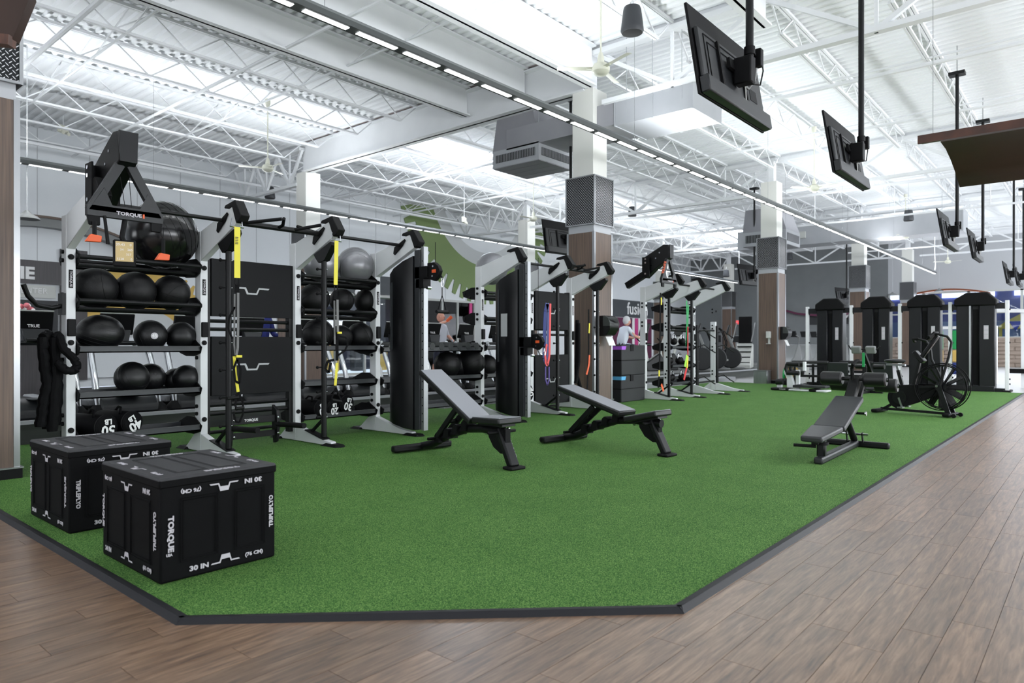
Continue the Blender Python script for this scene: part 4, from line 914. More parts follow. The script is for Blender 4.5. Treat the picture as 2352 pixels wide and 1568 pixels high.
for i in range(12): MB(Matrix.Translation((cx_, 0, cz_)) @ Matrix.Rotation(2*pi*i/12, 4, 'Y') @ Matrix.Rotation(.45, 4, 'X')).box(.08, .335, -.072, .072, -.004, .004).build('fan_blade', 'matte_black', fn_)
MB().tube([(cx_+.335*cos(2*pi*i/40), 0, cz_+.335*sin(2*pi*i/40)) for i in range(41)], .011, 6, cap=False).build('fan_rim', 'satin_black', fn_)
for s in (-1, 1):
    MB().bar((.90, s*.11, .50), (1.04, s*.11, .05), .03, .07).build('front_leg', 'black_metal', r)
    MB().bar((.62, s*.11, .46), (.93, s*.11, .49), .02, .035).build('fan_fork', 'black_metal', r)
MB().bar((.50, 0, .44), (.62, 0, .98), .05, .04).build('mast', 'black_metal', r)
MB().bar((.62, 0, .93), (.86, 0, 1.29), .08, .06).build('mast_head', 'satin_black', r, bevel=.012); MB().bar((.52, 0, 1.03), (.66, 0, .86), .14, .07).build('console', 'satin_black', r, bevel=.01)
MB().bar((.72, 0, 1.22), (.84, 0, 1.35), .2, .03).build('top_display', 'matte_black', r, bevel=.01)
for s, pts in ((1, [(.90, .50), (.72, .90), (.70, 1.08), (.64, 1.20), (.52, 1.235), (.46, 1.235)]), (-1, [(.94, .50), (1.06, .95), (1.10, 1.18), (1.04, 1.27), (.90, 1.31), (.84, 1.30)])):
    h = MB().tube([(a, s*.16, b) for a, b in pts], .019, 10).build('moving_handle', 'black_metal', r)
    a, b = pts[-2], pts[-1]; MB().tube([(a[0], s*.16, a[1]), (b[0]-.02*s, s*.16, b[1]), (b[0]-.03, s*.26, b[1]-.04)], .024, 10).build('hand_grip', 'rubber', h)
MB().tube([(.90, -.2, .49), (.90, .2, .49)], .02, 8).build('foot_peg', 'chrome', r)
MB().bar((.34, 0, .44), (.27, 0, .72), .05, .05).build('seat_tube', 'black_metal', r); MB().bar((.275, 0, .70), (.25, 0, .80), .035, .035).build('seat_post', 'steel', r)
MB().bar((.09, 0, .81), (.38, 0, .805), .06, .03).build('seat_slider', 'steel', r)
MB().lathe([(.001, -.04), (.10, -.03), (.125, 0), (.12, .03), (.08, .045), (.001, .05)], (0, 0, 0), 20).build('tmp', 'vinyl_dark', r)
sd = bpy.data.objects['tmp']; sd.name = 'saddle'; sd.scale = (1.35, .85, .8); sd.location = (.22, 0, .865)
for v_ in sd.data.vertices:
    if v_.co.x > 0: v_.co.y *= max(.3, 1-v_.co.x*6)
# ---------------- squat stand machine with roller pads ----------------
P0 = Vector(gp(1776, 896)); P1 = Vector(gp(1905, 902)); d = (P1-P0).normalized(); rz = math.atan2(d.y, d.x); L = (P1-P0).length
r = T('leg_trainer', 'low white and black leg machine with round pads, in front of the sanitizer column', 'exercise machine', (P0.x, P0.y, .014), rz)
MB().box(0, .45, -.18, .18, 0, .07).build('base_plate', 'black_metal', r, bevel=.02); MB().box(.4, L, -.16, .16, 0, .05).build('base_frame', 'white_paint', r, bevel=.02); MB().box(L-.42, L-.25, -.19, .19, 0, .07).build('end_foot', 'rubber', r, bevel=.02)
MB().prism([(.55,.09),(L-.06,.09),(L-.02,.12),(L-.06,.15),(.85,.15),(.70,.17),(.55,.15)], 'y', -.17, .17).build('floor_pad', 'vinyl', r, bevel=.01)
MB().prism([(.36,.07),(.56,.07),(.50,.30),(.42,.48),(.30,.50),(.28,.45),(.36,.30)], 'y', -.05, .05).build('side_plate', 'white_paint', r, bevel=.01); MB().box(.58, .66, -.04, .04, .05, .52).build('upright', 'white_paint', r)
for z in (.44, .66): 
    for s in (-.14, .14): MB().tube([(.40, s, z), (.70, s, z)], .055, 14).build('round_pad', 'vinyl_dark', r)
for s in (-.14, .14): MB().tube([(.42, s, .46), (.38, s, .55), (.42, s, .66)], .05, 12).build('pad_bend', 'vinyl_dark', r)
MB().bar((.78, 0, .5), (.78, 0, .72), .05, .1).build('hand_post', 'white_paint', r); MB().tube([(.13, -.12, .21), (.30, -.12, .22)], .075, 14).tube([(.13, .12, .21), (.30, .12, .22)], .075, 14).build('calf_roller', 'vinyl_dark', r)
MB().box(.12, .22, -.06, .06, .06, .15).build('roller_stand', 'white_paint', r)
text('TORQUE', .04, 'print_white', r, (.3, -.181, .035), (0,-1,0), (0,0,1))
# plate stack of colored bumper plates
c = onX(1812, 845, 20.0)
r = T('plate_rack', 'rack of yellow and green bumper plates beside the sanitizer column', 'weight rack', (19.9, onX(1806, 850, 19.9).y, .014), -pi/2)
MB().box(-.1, .9, -.03, .03, .0, .05).box(.1, .15, -.03, .03, 0, .6).box(.7, .75, -.03, .03, 0, .6).build('rack_frame', 'black_metal', r)
for i, m_ in enumerate(('green_band', 'mural_yellow', 'mural_yellow', 'mural_yellow')):
    MB().lathe([(.05, -.035), (.12, -.035), (.13, -.02), (.2, -.02), (.225, -.03), (.225, .03), (.2, .02), (.13, .02), (.12, .035), (.05, .035)], (.0+i*.085, 0, .27), 26, rotm(y=pi/2)).build('bumper_plate', m_, r)
# ---------------- low black bench frames and padded machines in front of the dark towers ----------------
def low_bench(px, py, rz, label, w=.9):
    r = T('dumbbell_bench', label, 'bench', (px, py, .004), rz, 'black bench frames by the towers')
    MB().box(-w/2, w/2, -.14, .14, .64, .72).build('top_pad', 'vinyl_dark', r, bevel=.02)
    for s in (-1, 1): MB().box(s*w*.42-.03, s*w*.42+.03, -.03, .03, .03, .64).build('leg', 'black_metal', r); MB().box(s*w*.42-.03, s*w*.42+.03, -.3, .3, 0, .05).build('foot', 'black_metal', r)
    MB().box(-w*.42, w*.42, -.02, .02, .28, .34).build('crossbar', 'black_metal', r); MB().box(-w*.42, w*.42, -.02, .02, .55, .6).build('crossbar', 'black_metal', r)
    MB(Matrix.Translation((w*.75, 0, .45)) @ Matrix.Rotation(.35, 4, 'X')).box(-.25, .25, -.02, .02, -.25, .25).build('foot_plate', 'dark_grey', r, bevel=.01)
low_bench(19.2, 5.95, -pi/2+.2, 'black padded bench frame left of the first dark cable tower'); low_bench(20.0, 5.0, -pi/2+.1, 'black padded bench frame between the first and second dark cable towers', .8)
r = T('back_extension', 'back extension stand with two grey hip pads behind the sit-up bench', 'exercise machine', (17.6, 4.25, .014), -pi/2-.1)
for s in (-.16, .16): MB(Matrix.Translation((s, 0, 1.02)) @ Matrix.Rotation(.3, 4, 'X')).box(-.11, .11, -.05, .05, -.09, .09).build('hip_pad', 'grey_plastic', r, bevel=.03, seg=2)
MB().tube([(-.34, .02, 1.12), (-.28, 0, 1.03), (.28, 0, 1.03), (.36, .02, 1.1)], .016, 8).build('hand_bar', 'black_metal', r)
MB().bar((0, .02, .95), (.06, .35, .45), .07, .05).bar((0, .02, .06), (0, .1, .6), .07, .05).build('mast', 'black_metal', r); MB().box(-.025, .025, -.02, .0, .62, .95).build('adjust_slot', 'green_band', r)
MB().box(-.3, .3, .3, .38, 0, .06).box(-.04, .04, -.3, .5, 0, .06).build('base', 'black_metal', r); 
for s in (-.2, .2): MB().tube([(s-.12, .42, .62), (s+.12, .42, .62)], .06, 12).build('ankle_roller', 'vinyl_dark', r)
MB(Matrix.Translation((0, .5, .25)) @ Matrix.Rotation(-.5, 4, 'X')).box(-.25, .25, -.02, .02, -.2, .2).build('foot_plate', 'dark_grey', r)
# ---------------- dark cable towers with white posts ----------------
XT = 20.35
def dtower(y0, y1, label):
    r = T('cable_tower', label, 'cable machine', (XT, (y0+y1)/2, .004), 0, 'dark cable towers'); h = (y1-y0)/2
    for s in (-1, 1):
        MB().box(-.04, .34, s*h*.57-h*.40, s*h*.57+h*.40, .12, 2.18).build('weight_shroud', 'tower_dark', r, bevel=.02)
    MB().box(.05, .25, -.06, .06, .15, 2.2).build('weight_guide', 'matte_black', r)
    pts = [(-h-.03,2.10),(-h-.03,2.24),(-h*.62,2.43),(h*.45,2.43),(h+.03,2.27),(h+.03,2.10)]
    MB().prism(pts, 'x', -.08, .38).build('top_hood', 'matte_black', r, bevel=.03, seg=2)
    MB().box(-.08, .4, -h*.95, h*.95, 0, .14).build('base', 'tower_dark', r, bevel=.01)
    MB().box(-.046, -.041, -h*.66, -h*.42, 1.28, 1.62).build('instruction_plaque', 'plaque', r)
    for k in range(3): MB().box(-.05, -.046, -h*.64, -h*.44, 1.31+k*.1, 1.39+k*.1).build('plaque_panel', 'print_white', r)
    return r
mat('tower_dark', (15, 16, 20), .42, spec=.35)
ys = [(6.12, 5.42), (4.95, 4.27), (3.84, 3.12), (2.80, 1.98)]
for (a, b), lb in zip(ys, ('dark cable tower nearest the sanitizer column, first of the four', 'dark cable tower in front of the fourth clad column', 'dark cable tower just left of the air bike fan', 'dark cable tower farthest right with a chrome rail on its front')): dtower(b, a, lb)
MB().box(-.11, -.06, .08, .12, .15, 2.1).build('guide_rail', 'steel', bpy.data.objects['cable_tower.003'], smooth=0)
r = T('tower_frame', 'row of white posts and dark top beams that ties the four dark cable towers together', 'gym frame', (XT, 4.0, .004))
for y in (6.40, 5.24, 4.06, 2.93, 1.76):
    p = MB().box(.05, .13, y-4.04, y-3.96, .04, 2.22).build('white_post', 'white_paint', r, bevel=.004); MB().box(-.05, .5, y-4.08, y-3.92, 0, .05).build('post_foot', 'rubber', p, bevel=.01)
    k = MB()
    for z in (.2, .32, 1.2, 2.0): k.cyl((.09, y-4.05, z), (0, 1, 0), .02, .03, 8)
    tag(k.build('bolt', 'matte_black', p), kind='stuff')
for a, b in ((6.36, 5.28), (5.2, 4.10), (4.02, 2.97), (2.89, 1.80)): MB().box(.04, .14, b-4, a-4, 2.02, 2.16).build('top_beam', 'tower_dark', r, smooth=0)
MB().box(.02, .2, -2.2, 2.4, .0, .09).build('floor_rail', 'tower_dark', r)
# white and colored cable machines beyond
r = T('cable_crossover', 'white cable crossover arms with black handles in front of the pool windows', 'cable machine', (22.6, 1.6, .004))
for y in (0, 1.0): MB().box(0, .09, y-.05, y+.05, 0, 2.05).build('white_post', 'white_paint', r)
MB().bar((0, 1.05, 2.1), (0, -.9, 1.98), .09, .09).build('top_arm', 'white_paint', r); MB().box(-.08, .08, -.95, -.82, 1.9, 2.12).build('pulley_block', 'matte_black', r)
for y, z in ((-.88, .5), (-.35, .4), (.3, .7)): MB().tube([(0, y, 1.95), (0, y, z)], .01, 5).build('cable', 'matte_black', r)
MB().tube([(0, -.45, 1.5), (0, -.6, 1.45), (0, -.5, 1.2), (0, -.6, 1.05)], .03, 6).build('hand_strap', 'matte_black', r); MB().cbox((0, .1, .45), (.2, .5, .12)).build('pulley_block', 'matte_black', r)
r = T('storage_unit', 'tall unit with green, yellow and blue bins seen between the dark towers', 'storage', (24.6, 3.4, .004))
for k, (m_, z0, z1) in enumerate((('green_band', 1.0, 1.6), ('mural_yellow', .62, 1.0), ('blue_band', .25, .62))):
    for y in (-.9, -.3, .35): MB().box(0, .3, y, y+.45, z0, z1-.02).build('bin', m_, r, bevel=.02)
MB().box(0, .35, -1, .9, 1.62, 1.7).box(0, .35, -1.02, -.97, 0, 1.7).box(0, .35, .85, .9, 0, 1.7).build('frame', 'white_paint', r)
# ---------------- hanging screens ----------------
def screen(px, v_mid, X, label, big=True, Y=2.25, rz=0, tilt=.16, k=0):
    zc = onY(px, v_mid, Y).z if X is None else None
    x = onY(px, v_mid, Y).x
    r = T('hanging_screen', label, 'television', (x, Y, zc), rz, 'screens hung on black poles'); w, h = 1.23, .70
    TM = Matrix.Rotation(-tilt, 4, 'X')
    MB(TM).box(-w/2, w/2, .0, .022, -h/2, h/2).build('panel', 'matte_black', r, bevel=.004)
    MB(TM).box(-w/2+.01, w/2-.01, .022, .024, -h/2+.012, h/2-.01).build('glass_front', 'screen', r)
    bk = MB(TM).box(-w/2+.03, w/2-.03, -.035, 0, -h/2+.02, h/2-.18).build('rear_housing', 'grey_black', r, bevel=.012)
    MB(TM).box(-w/2+.01, w/2-.01, -.075, 0, -h/2+.0, -h/2+.13).build('speaker_housing', 'grey_black', r, bevel=.01)
    for q in (0, .05): MB(TM).tube([(-w/2+.12+q, -.037, -h/2+.15), (-w/2+.12+q, -.037, h/2-.22-q), (w/2-.1, -.037, h/2-.22-q)], .005, 4).build('pressed_rib', 'matte_black', r)
    MB(TM).box(-.28, -.25, -.055, -.036, -.24, .14).build('mount_strip', 'matte_black', r); MB(TM).box(.18, .21, -.055, -.036, -.24, .14).build('mount_strip', 'matte_black', r)
    MB(TM).box(-.14, .14, -.075, -.05, -.03, .05).build('mount_plate', 'matte_black', r); MB(TM).box(.3, .44, -.038, -.034, -.16, -.06).build('connector_recess', 'matte_black', r)
    MB().box(-.05, .05, -.20, -.06, -.13, .08).build('tilt_head', 'matte_black', r, bevel=.01)
    MB().tube([(0, -.17, -.08), (0, -.17, ZC-.5-zc)], .03, 14).build('ceiling_pole', 'black_metal', r)
    MB().box(-.09, .09, -.30, -.04, ZC-.56-zc, ZC-.5-zc).build('pole_clamp', 'black_metal', r)
    MB().tube([(0, -.17, ZC-.5-zc), (0, -.17, ZC+.05-zc)], .008, 6).build('hanger_rod', 'steel', r)
    MB().cyl((0, -.17, .12), (0, 0, 1), .042, .06, 14).box(.02, .10, -.185, -.155, .11, .13).build('pole_collar', 'matte_black', r)
    MB().box(.10, .16, -.22, -.13, .03, .17).build('outlet_box', 'matte_black', r, bevel=.006)
    MB().tube([(.16, -.17, .15), (.25, -.17, .14), (.28, -.17, .05), (.22, -.17, -.08), (.05, -.17, -.12), (.0, -.12, -.12)], .006, 5).build('power_cable', 'matte_black', r)
    MB().tube([(.13, -.17, .03), (.15, -.15, -.06), (.10, -.12, -.13), (.02, -.1, -.1)], .012, 6).build('flex_conduit', 'grey_plastic', r)
    MB().tube([(.04, -.12, -.12), (.12, -.1, -.28), (.26, -.06, -.27), (.32, -.05, -.16)], .005, 5).build('signal_cable', 'light_plastic', r)
    return r
s1 = screen(1673, 166, None, 'nearest hanging screen, seen from behind, at the top of the picture'); screen(1941, 350, None, 'second hanging screen from the left, seen from behind, by the brown canopy')
screen(2174, 530, None, 'third hanging screen, below the curved brown canopy on its left side'); screen(2237, 564, None, 'fourth hanging screen, seen nearly edge on just right of the third'); screen(2313, 628, None, 'small distant hanging screen near the right picture edge, left one of the last pair'); screen(2336, 634, None, 'small distant hanging screen near the right picture edge, right one of the last pair', Y=2.15)
screen(1297, 548, None, 'hanging screen half hidden by the diamond plate of the middle column', Y=8.5, rz=-.12); screen(1722, 632, None, 'hanging screen just left of the diamond plate of the sanitizer column', Y=8.8, rz=-.2); screen(1936, 678, None, 'small distant hanging screen left of the fourth clad column', Y=9.0, rz=-.2)
# ---------------- curved brown canopies ----------------
mat('canopy_brown', (58, 36, 26), .5, spec=.3, noise=((36, 24, 18), 3, .6, (1, 1, .3)))
a = dep(2110, 322, 6.0); dd = 460/500.; b = dep(2352, 285, 6.0*.922); e = (b-a); e.z = 0; e.normalize(); n = Vector((-e.y, e.x, 0)); n = n if n.dot(Vector((Fd.x, Fd.y, 0))) > 0 else -n
rz = math.atan2(e.y, e.x); r = T('canopy', 'curved dark brown canopy hung on wires in the upper right', 'canopy', a, rz)
sg = 1 if n.dot(Vector((-sin(rz), cos(rz), 0))) > 0 else -1
MB().box(0, 2.3, 0, sg*.16, .0, .012).build('top_sheet', 'duct', r); MB().box(-.005, 2.32, -.02*sg, 0, -.035, .035).build('edge_board', 'brown_wood', r)
def onplane(u, v, P, nrm):
    ray = Vector((Fd.x, Fd.y, 0)) + Vector((Rd.x, Rd.y, 0))*((u-CX)/FPX) + Vector((0, 0, -(v-HY)/FPX)); o = Vector((0, 0, HC)); t = (P-o).dot(nrm)/ray.dot(nrm); return o+ray*t
P0 = a + e*.30; pr = [onplane(u, v, P0, e) for u, v in ((2160, 326), (2172, 342), (2184, 368), (2194, 396), (2204, 430))]
loc = [((p-a).dot(n), p.z-a.z) for p in pr]; mb = MB(); k = len(loc)
for t, x in ((0, .30), (1, 2.3)):
    for q, z in loc: mb.v.append((x, sg*q, z))
for t, x in ((0, .30), (1, 2.3)):
    for q, z in loc: mb.v.append((x, sg*(q+.03), z+.02))
for i in range(k-1): mb.f += [(i, i+1, k+i+1, k+i), (2*k+i, 3*k+i, 3*k+i+1, 2*k+i+1), (i, 2*k+i, 2*k+i+1, i+1), (k+i, k+i+1, 3*k+i+1, 3*k+i)]
mb.f += [(k-1, 3*k-1, 4*k-1, 2*k-1), (0, k, 3*k, 2*k)]
mb.build('curved_panel', 'canopy_brown', r, smooth=60)
for x in (.1, .75, 1.5, 2.2):
    for q in (.05,): MB().tube([(x, sg*q, .01), (x, sg*q, ZC-a.z)], .0025, 4).build('hanger_wire', 'grey_plastic', r)
p = [dep(68, -6, 4.2), dep(28, 92, 4.2), dep(-260, 60, 4.2), dep(-260, -120, 4.2), dep(60, -60, 4.2)]; off = Vector((Fd.x, Fd.y, 0))*.06
r = T('canopy', 'corner of a dark brown canopy cut off at the upper left picture corner', 'canopy', p[1]); M = at(r)
n_ = len(p); MB(M).add([q for q in p]+[q+off for q in p], [tuple(range(n_)), tuple(range(2*n_-1, n_-1, -1))]+[(i, n_+i, n_+(i+1) % n_, (i+1) % n_) for i in range(n_)]).build('curved_panel', 'canopy_brown', r)
MB(M).bar(p[1]+Vector((0,0,-.01)), p[2]+Vector((0,0,-.01)), .07, .06).build('edge_board', 'brown_wood', r)
for q in p[:1]: MB(M).tube([q, q+Vector((0, 0, ZC-q.z))], .003, 4).build('hanger_wire', 'grey_plastic', r)
# ---------------- ductwork ----------------
r = T('air_duct', 'square white-grey air duct with a louvred plenum hung beside the middle column', 'air duct', (10.97, 5.32, 5.2))
MB().box(0, 1.13, 0, 1.55, 0, .49).build('duct_section', 'duct', r, smooth=0); MB().box(.0, 1.0, 1.58, 4.2, .03, .45).build('duct_section', 'duct_dark', r, smooth=0)
for y in (0, .77, 1.55): MB().box(-.012, 1.142, y-.015, y+.015, -.012, .502).build('flange', 'duct', r, smooth=0)
for y in (.2, .77, 1.3): MB().tube([(0, y, .2), (0, y, ZC-5.2)], .006, 4).build('hanger_rod', 'duct', r)
def plenum(x, y, z, w, l, label, h=.36, zt=1.15):
    r = T('air_plenum', label, 'air duct', (x, y, z), 0, 'louvred supply plenums')
    MB().box(0, w, 0, l, 0, h).build('louvre_box', 'duct', r, smooth=0)
    t = .25
    MB().add([(0,0,h),(w,0,h),(w,l,h),(0,l,h),(t*.4,t,zt),(w-t*.4,t,zt),(w-t*.4,l-t*.2,zt),(t*.4,l-t*.2,zt)], [(0,3,2,1),(4,5,6,7),(0,1,5,4),(1,2,6,5),(2,3,7,6),(3,0,4,7)]).build('taper', 'duct_dark', r, smooth=0)
    for k in range(4): MB().box(w*k/4+.01, w*(k+1)/4-.01, .01, l-.01, -.012, 0).build('underside_panel', 'duct_dark', r, smooth=0)
    g = MB().box(-.012, 0, .1, l-.1, .10, h-.10).build('grille', 'vent_dark', r, smooth=0); g2 = MB().box(.1, w-.1, -.012, 0, .10, h-.10).build('grille', 'vent_dark', r, smooth=0)
    s = MB(); s2 = MB()
    for k in range(24): s.box(-.02, -.010, .1+k*(l-.2)/24, .112+k*(l-.2)/24, .10, h-.10); s2.box(.1+k*(w-.2)/24, .112+k*(w-.2)/24, -.02, -.01, .10, h-.10)
    tag(s.build('louvre_fins', 'duct_dark', g, smooth=0), kind='stuff'); tag(s2.build('louvre_fins', 'duct_dark', g2, smooth=0), kind='stuff')
    for q in ((.02, .02), (w-.02, l-.02)): MB().tube([(q[0], q[1], h), (q[0], q[1], ZC-z)], .005, 4).build('hanger_rod', 'duct', r)
plenum(10.97, 8.66, 4.90, 1.15, 1.25, 'big louvred air plenum left of the white top of the middle column')
a = onX(1866, 572, 22.5); plenum(22.2, 7.6, 4.35, 1.3, 1.4, 'smaller louvred air plenum right of the sanitizer column collar', .45, 1.2)
r = T('air_duct', 'long far air duct crossing behind the light line, with a red alarm box', 'air duct', (27.6, 4.2, 5.0))
MB().box(0, 1.0, -.6, 7.2, 0, .75).build('duct_section', 'duct', r, smooth=0); MB().box(-.1, 0, 5.3, 5.5, .5, .7).build('alarm_box', 'red_dev', r); MB().box(-.08, 0, 4.5, 4.75, .25, .5).build('emergency_light', 'light_plastic', r); MB().box(-.08, 0, 6.4, 6.55, .2, .45).build('emergency_light', 'light_plastic', r)
for y in (-.6, 1.5, 3.6, 5.7): MB().box(-.012, 1.012, y-.02, y+.02, -.012, .762).build('flange', 'duct', r, smooth=0)
for y in (0, 3, 6): MB().tube([(0, y, .3), (0, y, 1.7)], .008, 4).build('hanger_rod', 'duct', r)
# ---------------- dispensers, bin, soft boxes ----------------
def dispenser(x, y, z, face, label):
    r = T('towel_dispenser', label, 'dispenser', (x, y, z), face, 'towel dispensers')
    MB().prism([(0,-.19),(.15,-.17),(.23,-.06),(.24,.06),(.2,.16),(.12,.2),(0,.2)], 'x', -.16, .16).build('housing', 'satin_black', r, bevel=.01)
    MB().prism([(.08,.0),(.235,.0),(.24,.06),(.2,.16),(.12,.2),(.08,.2)], 'x', -.165, .165).build('front_cover', 'grey_plastic2', r, bevel=.006)
    MB().prism([(.10,-.19),(.11,-.19),(.19,-.36),(.18,-.36)], 'x', -.11, .11).build('paper_sheet', 'paper', r)
mat('grey_plastic2', (62, 66, 64), .35)
dispenser(11.1, 7.19, 1.50, pi, 'black towel dispenser with a white paper sheet on the middle column'); dispenser(20.8, 7.24, 1.48, pi, 'black towel dispenser on the right side of the sanitizer column')
r = T('sanitizer', 'white hand sanitizer on the left face of the sanitizer column', 'dispenser', (20.48, 7.5, 1.42))
MB().box(-.12, 0, -.06, .06, -.08, .12).build('housing', 'light_plastic', r, bevel=.01); MB().box(-.13, 0, -.05, .05, -.25, -.235).build('drip_tray', 'light_plastic', r); MB().box(-.02, 0, -.03, .03, -.25, -.08).build('back_plate', 'light_plastic', r)
r = T('waste_bin', 'low brushed steel bin at the foot of the sanitizer column', 'bin', (20.25, 7.62, .004))
MB().box(-.17, .17, -.2, .2, 0, .38).build('bin_body', 'steel', r, bevel=.01); MB().box(-.175, .175, -.205, .205, .38, .40).build('lid', 'steel', r)
def softbox(z, x0, y0, h, label, lab):
    r = T('soft_plyo_box', label, 'plyo box', (x0, y0, z), 0, 'stacked soft plyo boxes')
    MB().box(0, .92, 0, .76, 0, h).build('foam_body', 'nylon2', r, bevel=.015, seg=2); MB().box(-.004, .924, -.004, .764, h*.48, h*.51).build('fold_seam', 'matte_black', r)
    MB().prism([(-.003,h-.09),(-.003,h-.02),(.17,h-.02),(.14,h-.09)], 'y', -.006, -.003).build('size_label', lab, r, smooth=0); MB().box(-.006, -.003, 0, .25, h-.09, h-.02).build('size_label', lab, r, smooth=0)
    MB().box(.34, .45, -.012, .0, h-.12, h+.01).build('strap_tab', 'matte_black', r)
mat('nylon2', (28, 30, 33), .6, bump=.3, bscale=300)
softbox(.014, 11.77, 7.22, .53, 'black soft plyo box with a blue label, lower of the two beside the middle column', 'blue_label'); softbox(.545, 11.78, 7.22, .60, 'black soft plyo box with a purple label, upper of the two beside the middle column', 'purple_label')
# ---------------- ropes, straps and bands ----------------
def T_at(name, label, cat, p, group=None): return T(name, label, cat, p, 0, group)
p0 = onY(85, 690, 7.36)
r = T('battle_rope', 'thick black battle rope in a sleeve, draped over the side hook at the left', 'rope', (1.95, 7.36, 1.2)); M = at(r); random.seed(3)
def rp(pts, rad=.045, nm='rope_strand'):
    P = [onY(u, v, y) for u, v, y in pts]; Q = []
    for a, b in zip(P[:-1], P[1:]):
        for k in range(6): t = k/6; Q.append(a.lerp(b, t) + Vector((random.uniform(-.004, .004), random.uniform(-.004, .004), 0)))
    Q.append(P[-1]); MB(M).tube(Q, [rad*(1+.09*((i % 3)-1)) for i in range(len(Q))], 10).build(nm, 'nylon', r)
rp([(98, 775, 7.3), (100, 830, 7.28), (108, 880, 7.3), (98, 930, 7.3), (92, 980, 7.3)]); rp([(98, 775, 7.3), (112, 768, 7.36), (122, 800, 7.42), (120, 900, 7.42), (108, 985, 7.4)])
rp([(125, 775, 7.3), (128, 860, 7.3), (122, 930, 7.3), (120, 990, 7.3)]); rp([(125, 775, 7.3), (135, 768, 7.3), (145, 800, 7.2), (168, 822, 7.2), (178, 840, 7.2), (170, 852, 7.2), (148, 850, 7.2), (132, 830, 7.25)], .036)
rp([(110, 790, 7.36), (112, 880, 7.38), (104, 960, 7.38)]); rp([(133, 850, 7.38), (134, 900, 7.38), (128, 975, 7.4)], .04)
def ribbon(r, M, pts, Y, w, m, nm, t=.004):
    mb = MB(M); P = [onY(u, v, Y + (q[0] if q else 0)) for u, v, *q in pts]
    for a, b in zip(P[:-1], P[1:]): mb.bar(a, b, w, t, (0, 1, 0))
    return mb.build(nm, m, r, smooth=0)
def strap_trainer(u, v0, Y, label, pts_grey, kind):
    p = onY(u, v0, Y); r = T('suspension_trainer', label, 'suspension straps', p, 0, 'suspension trainers'); M = at(r)
    MB(M).tube([p+Vector((-.07, 0, .0)), p+Vector((.07, 0, 0))], .008, 8).tube([p+Vector((-.06, 0, 0)), p+Vector((-.05, 0, .09))], .005, 6).tube([p+Vector((.06, 0, 0)), p+Vector((.05, 0, .09))], .005, 6).build('shackle', 'chrome', r)
    return r, M
r, M = strap_trainer(544, 521, 6.52, 'suspension trainer with a broad yellow strap hanging from the second arm', None, 0)
ribbon(r, M, [(545, 521), (545, 580), (545, 638)], 6.50, .062, 'yellow', 'anchor_strap'); t_ = MB(M)
for k in range(5): t_.cbox(onY(544, 545+k*3.6, 6.49), (.028, .004, .006))
tag(t_.build('strap_marks', 'print_dark', r, smooth=0), kind='stuff')
MB(M).tube([onY(541, 638, 6.5), onY(540, 652, 6.5), onY(545, 655, 6.5), onY(549, 650, 6.5), onY(549, 638, 6.5)], .006, 6).build('carabiner', 'matte_black', r)
ribbon(r, M, [(545, 652), (544, 672)], 6.5, .045, 'nylon', 'loop_strap'); ribbon(r, M, [(539, 675), (538, 790), (540, 815)], 6.5, .018, 'strap_grey', 'main_strap'); ribbon(r, M, [(547, 672), (547, 740), (546, 800), (543, 815)], 6.48, .024, 'strap_grey', 'main_strap')
ribbon(r, M, [(539, 705), (526, 730), (524, 755), (534, 778)], 6.5, .02, 'nylon', 'cam_tail'); MB(M).cbox(onY(549, 818, 6.48), (.055, .02, .024)).build('cam_buckle', 'yellow', r)
ribbon(r, M, [(538, 818), (541, 860), (547, 900)], 6.5, .03, 'yellow', 'foot_strap'); ribbon(r, M, [(545, 825), (553, 850), (550, 880), (540, 875), (537, 845), (545, 825)], 6.46, .022, 'nylon', 'foot_loop')
ribbon(r, M, [(546, 900), (540, 930), (545, 942)], 6.5, .02, 'nylon', 'handle_strap'); ribbon(r, M, [(548, 900), (558, 925), (558, 950), (550, 970), (541, 968), (536, 945)], 6.5, .02, 'nylon', 'handle_strap')
MB(M).tube([onY(541, 938, 6.48), onY(560, 936, 6.48)], .016, 10).build('handle', 'rubber', r); MB(M).tube([onY(522, 915, 6.5), onY(548, 912, 6.5)], .016, 10).build('handle', 'rubber', r)
r, M = strap_trainer(772, 553, 6.52, 'suspension trainer with a narrow yellow strap in front of the silver ball', None, 1)
ribbon(r, M, [(773, 553), (772, 600), (771, 654)], 6.50, .05, 'yellow', 'anchor_strap'); MB(M).tube([onY(768, 654, 6.5), onY(768, 668, 6.5), onY(772, 670, 6.5), onY(775, 666, 6.5), onY(774, 654, 6.5)], .006, 6).build('carabiner', 'matte_black', r)
ribbon(r, M, [(771, 668), (771, 688)], 6.5, .05, 'nylon', 'loop_strap'); ribbon(r, M, [(768, 690), (769, 790)], 6.5, .02, 'strap_grey', 'main_strap'); ribbon(r, M, [(775, 688), (776, 763)], 6.48, .03, 'strap_grey', 'main_strap')
MB(M).cbox(onY(780, 764, 6.46), (.05, .02, .022)).build('cam_buckle', 'yellow', r); ribbon(r, M, [(778, 772), (795, 775), (799, 790), (792, 805), (776, 816)], 6.5, .022, 'nylon', 'cam_tail')
ribbon(r, M, [(774, 780), (774, 828)], 6.5, .04, 'nylon', 'strap_bundle'); ribbon(r, M, [(768, 826), (752, 830), (747, 848), (755, 856), (760, 832)], 6.5, .03, 'nylon', 'foot_loop')
ribbon(r, M, [(774, 833), (772, 862), (770, 885)], 6.5, .032, 'yellow', 'foot_strap'); ribbon(r, M, [(771, 890), (758, 925), (752, 935)], 6.5, .018, 'nylon', 'handle_strap'); ribbon(r, M, [(771, 890), (782, 915), (788, 930)], 6.5, .018, 'nylon', 'handle_strap')
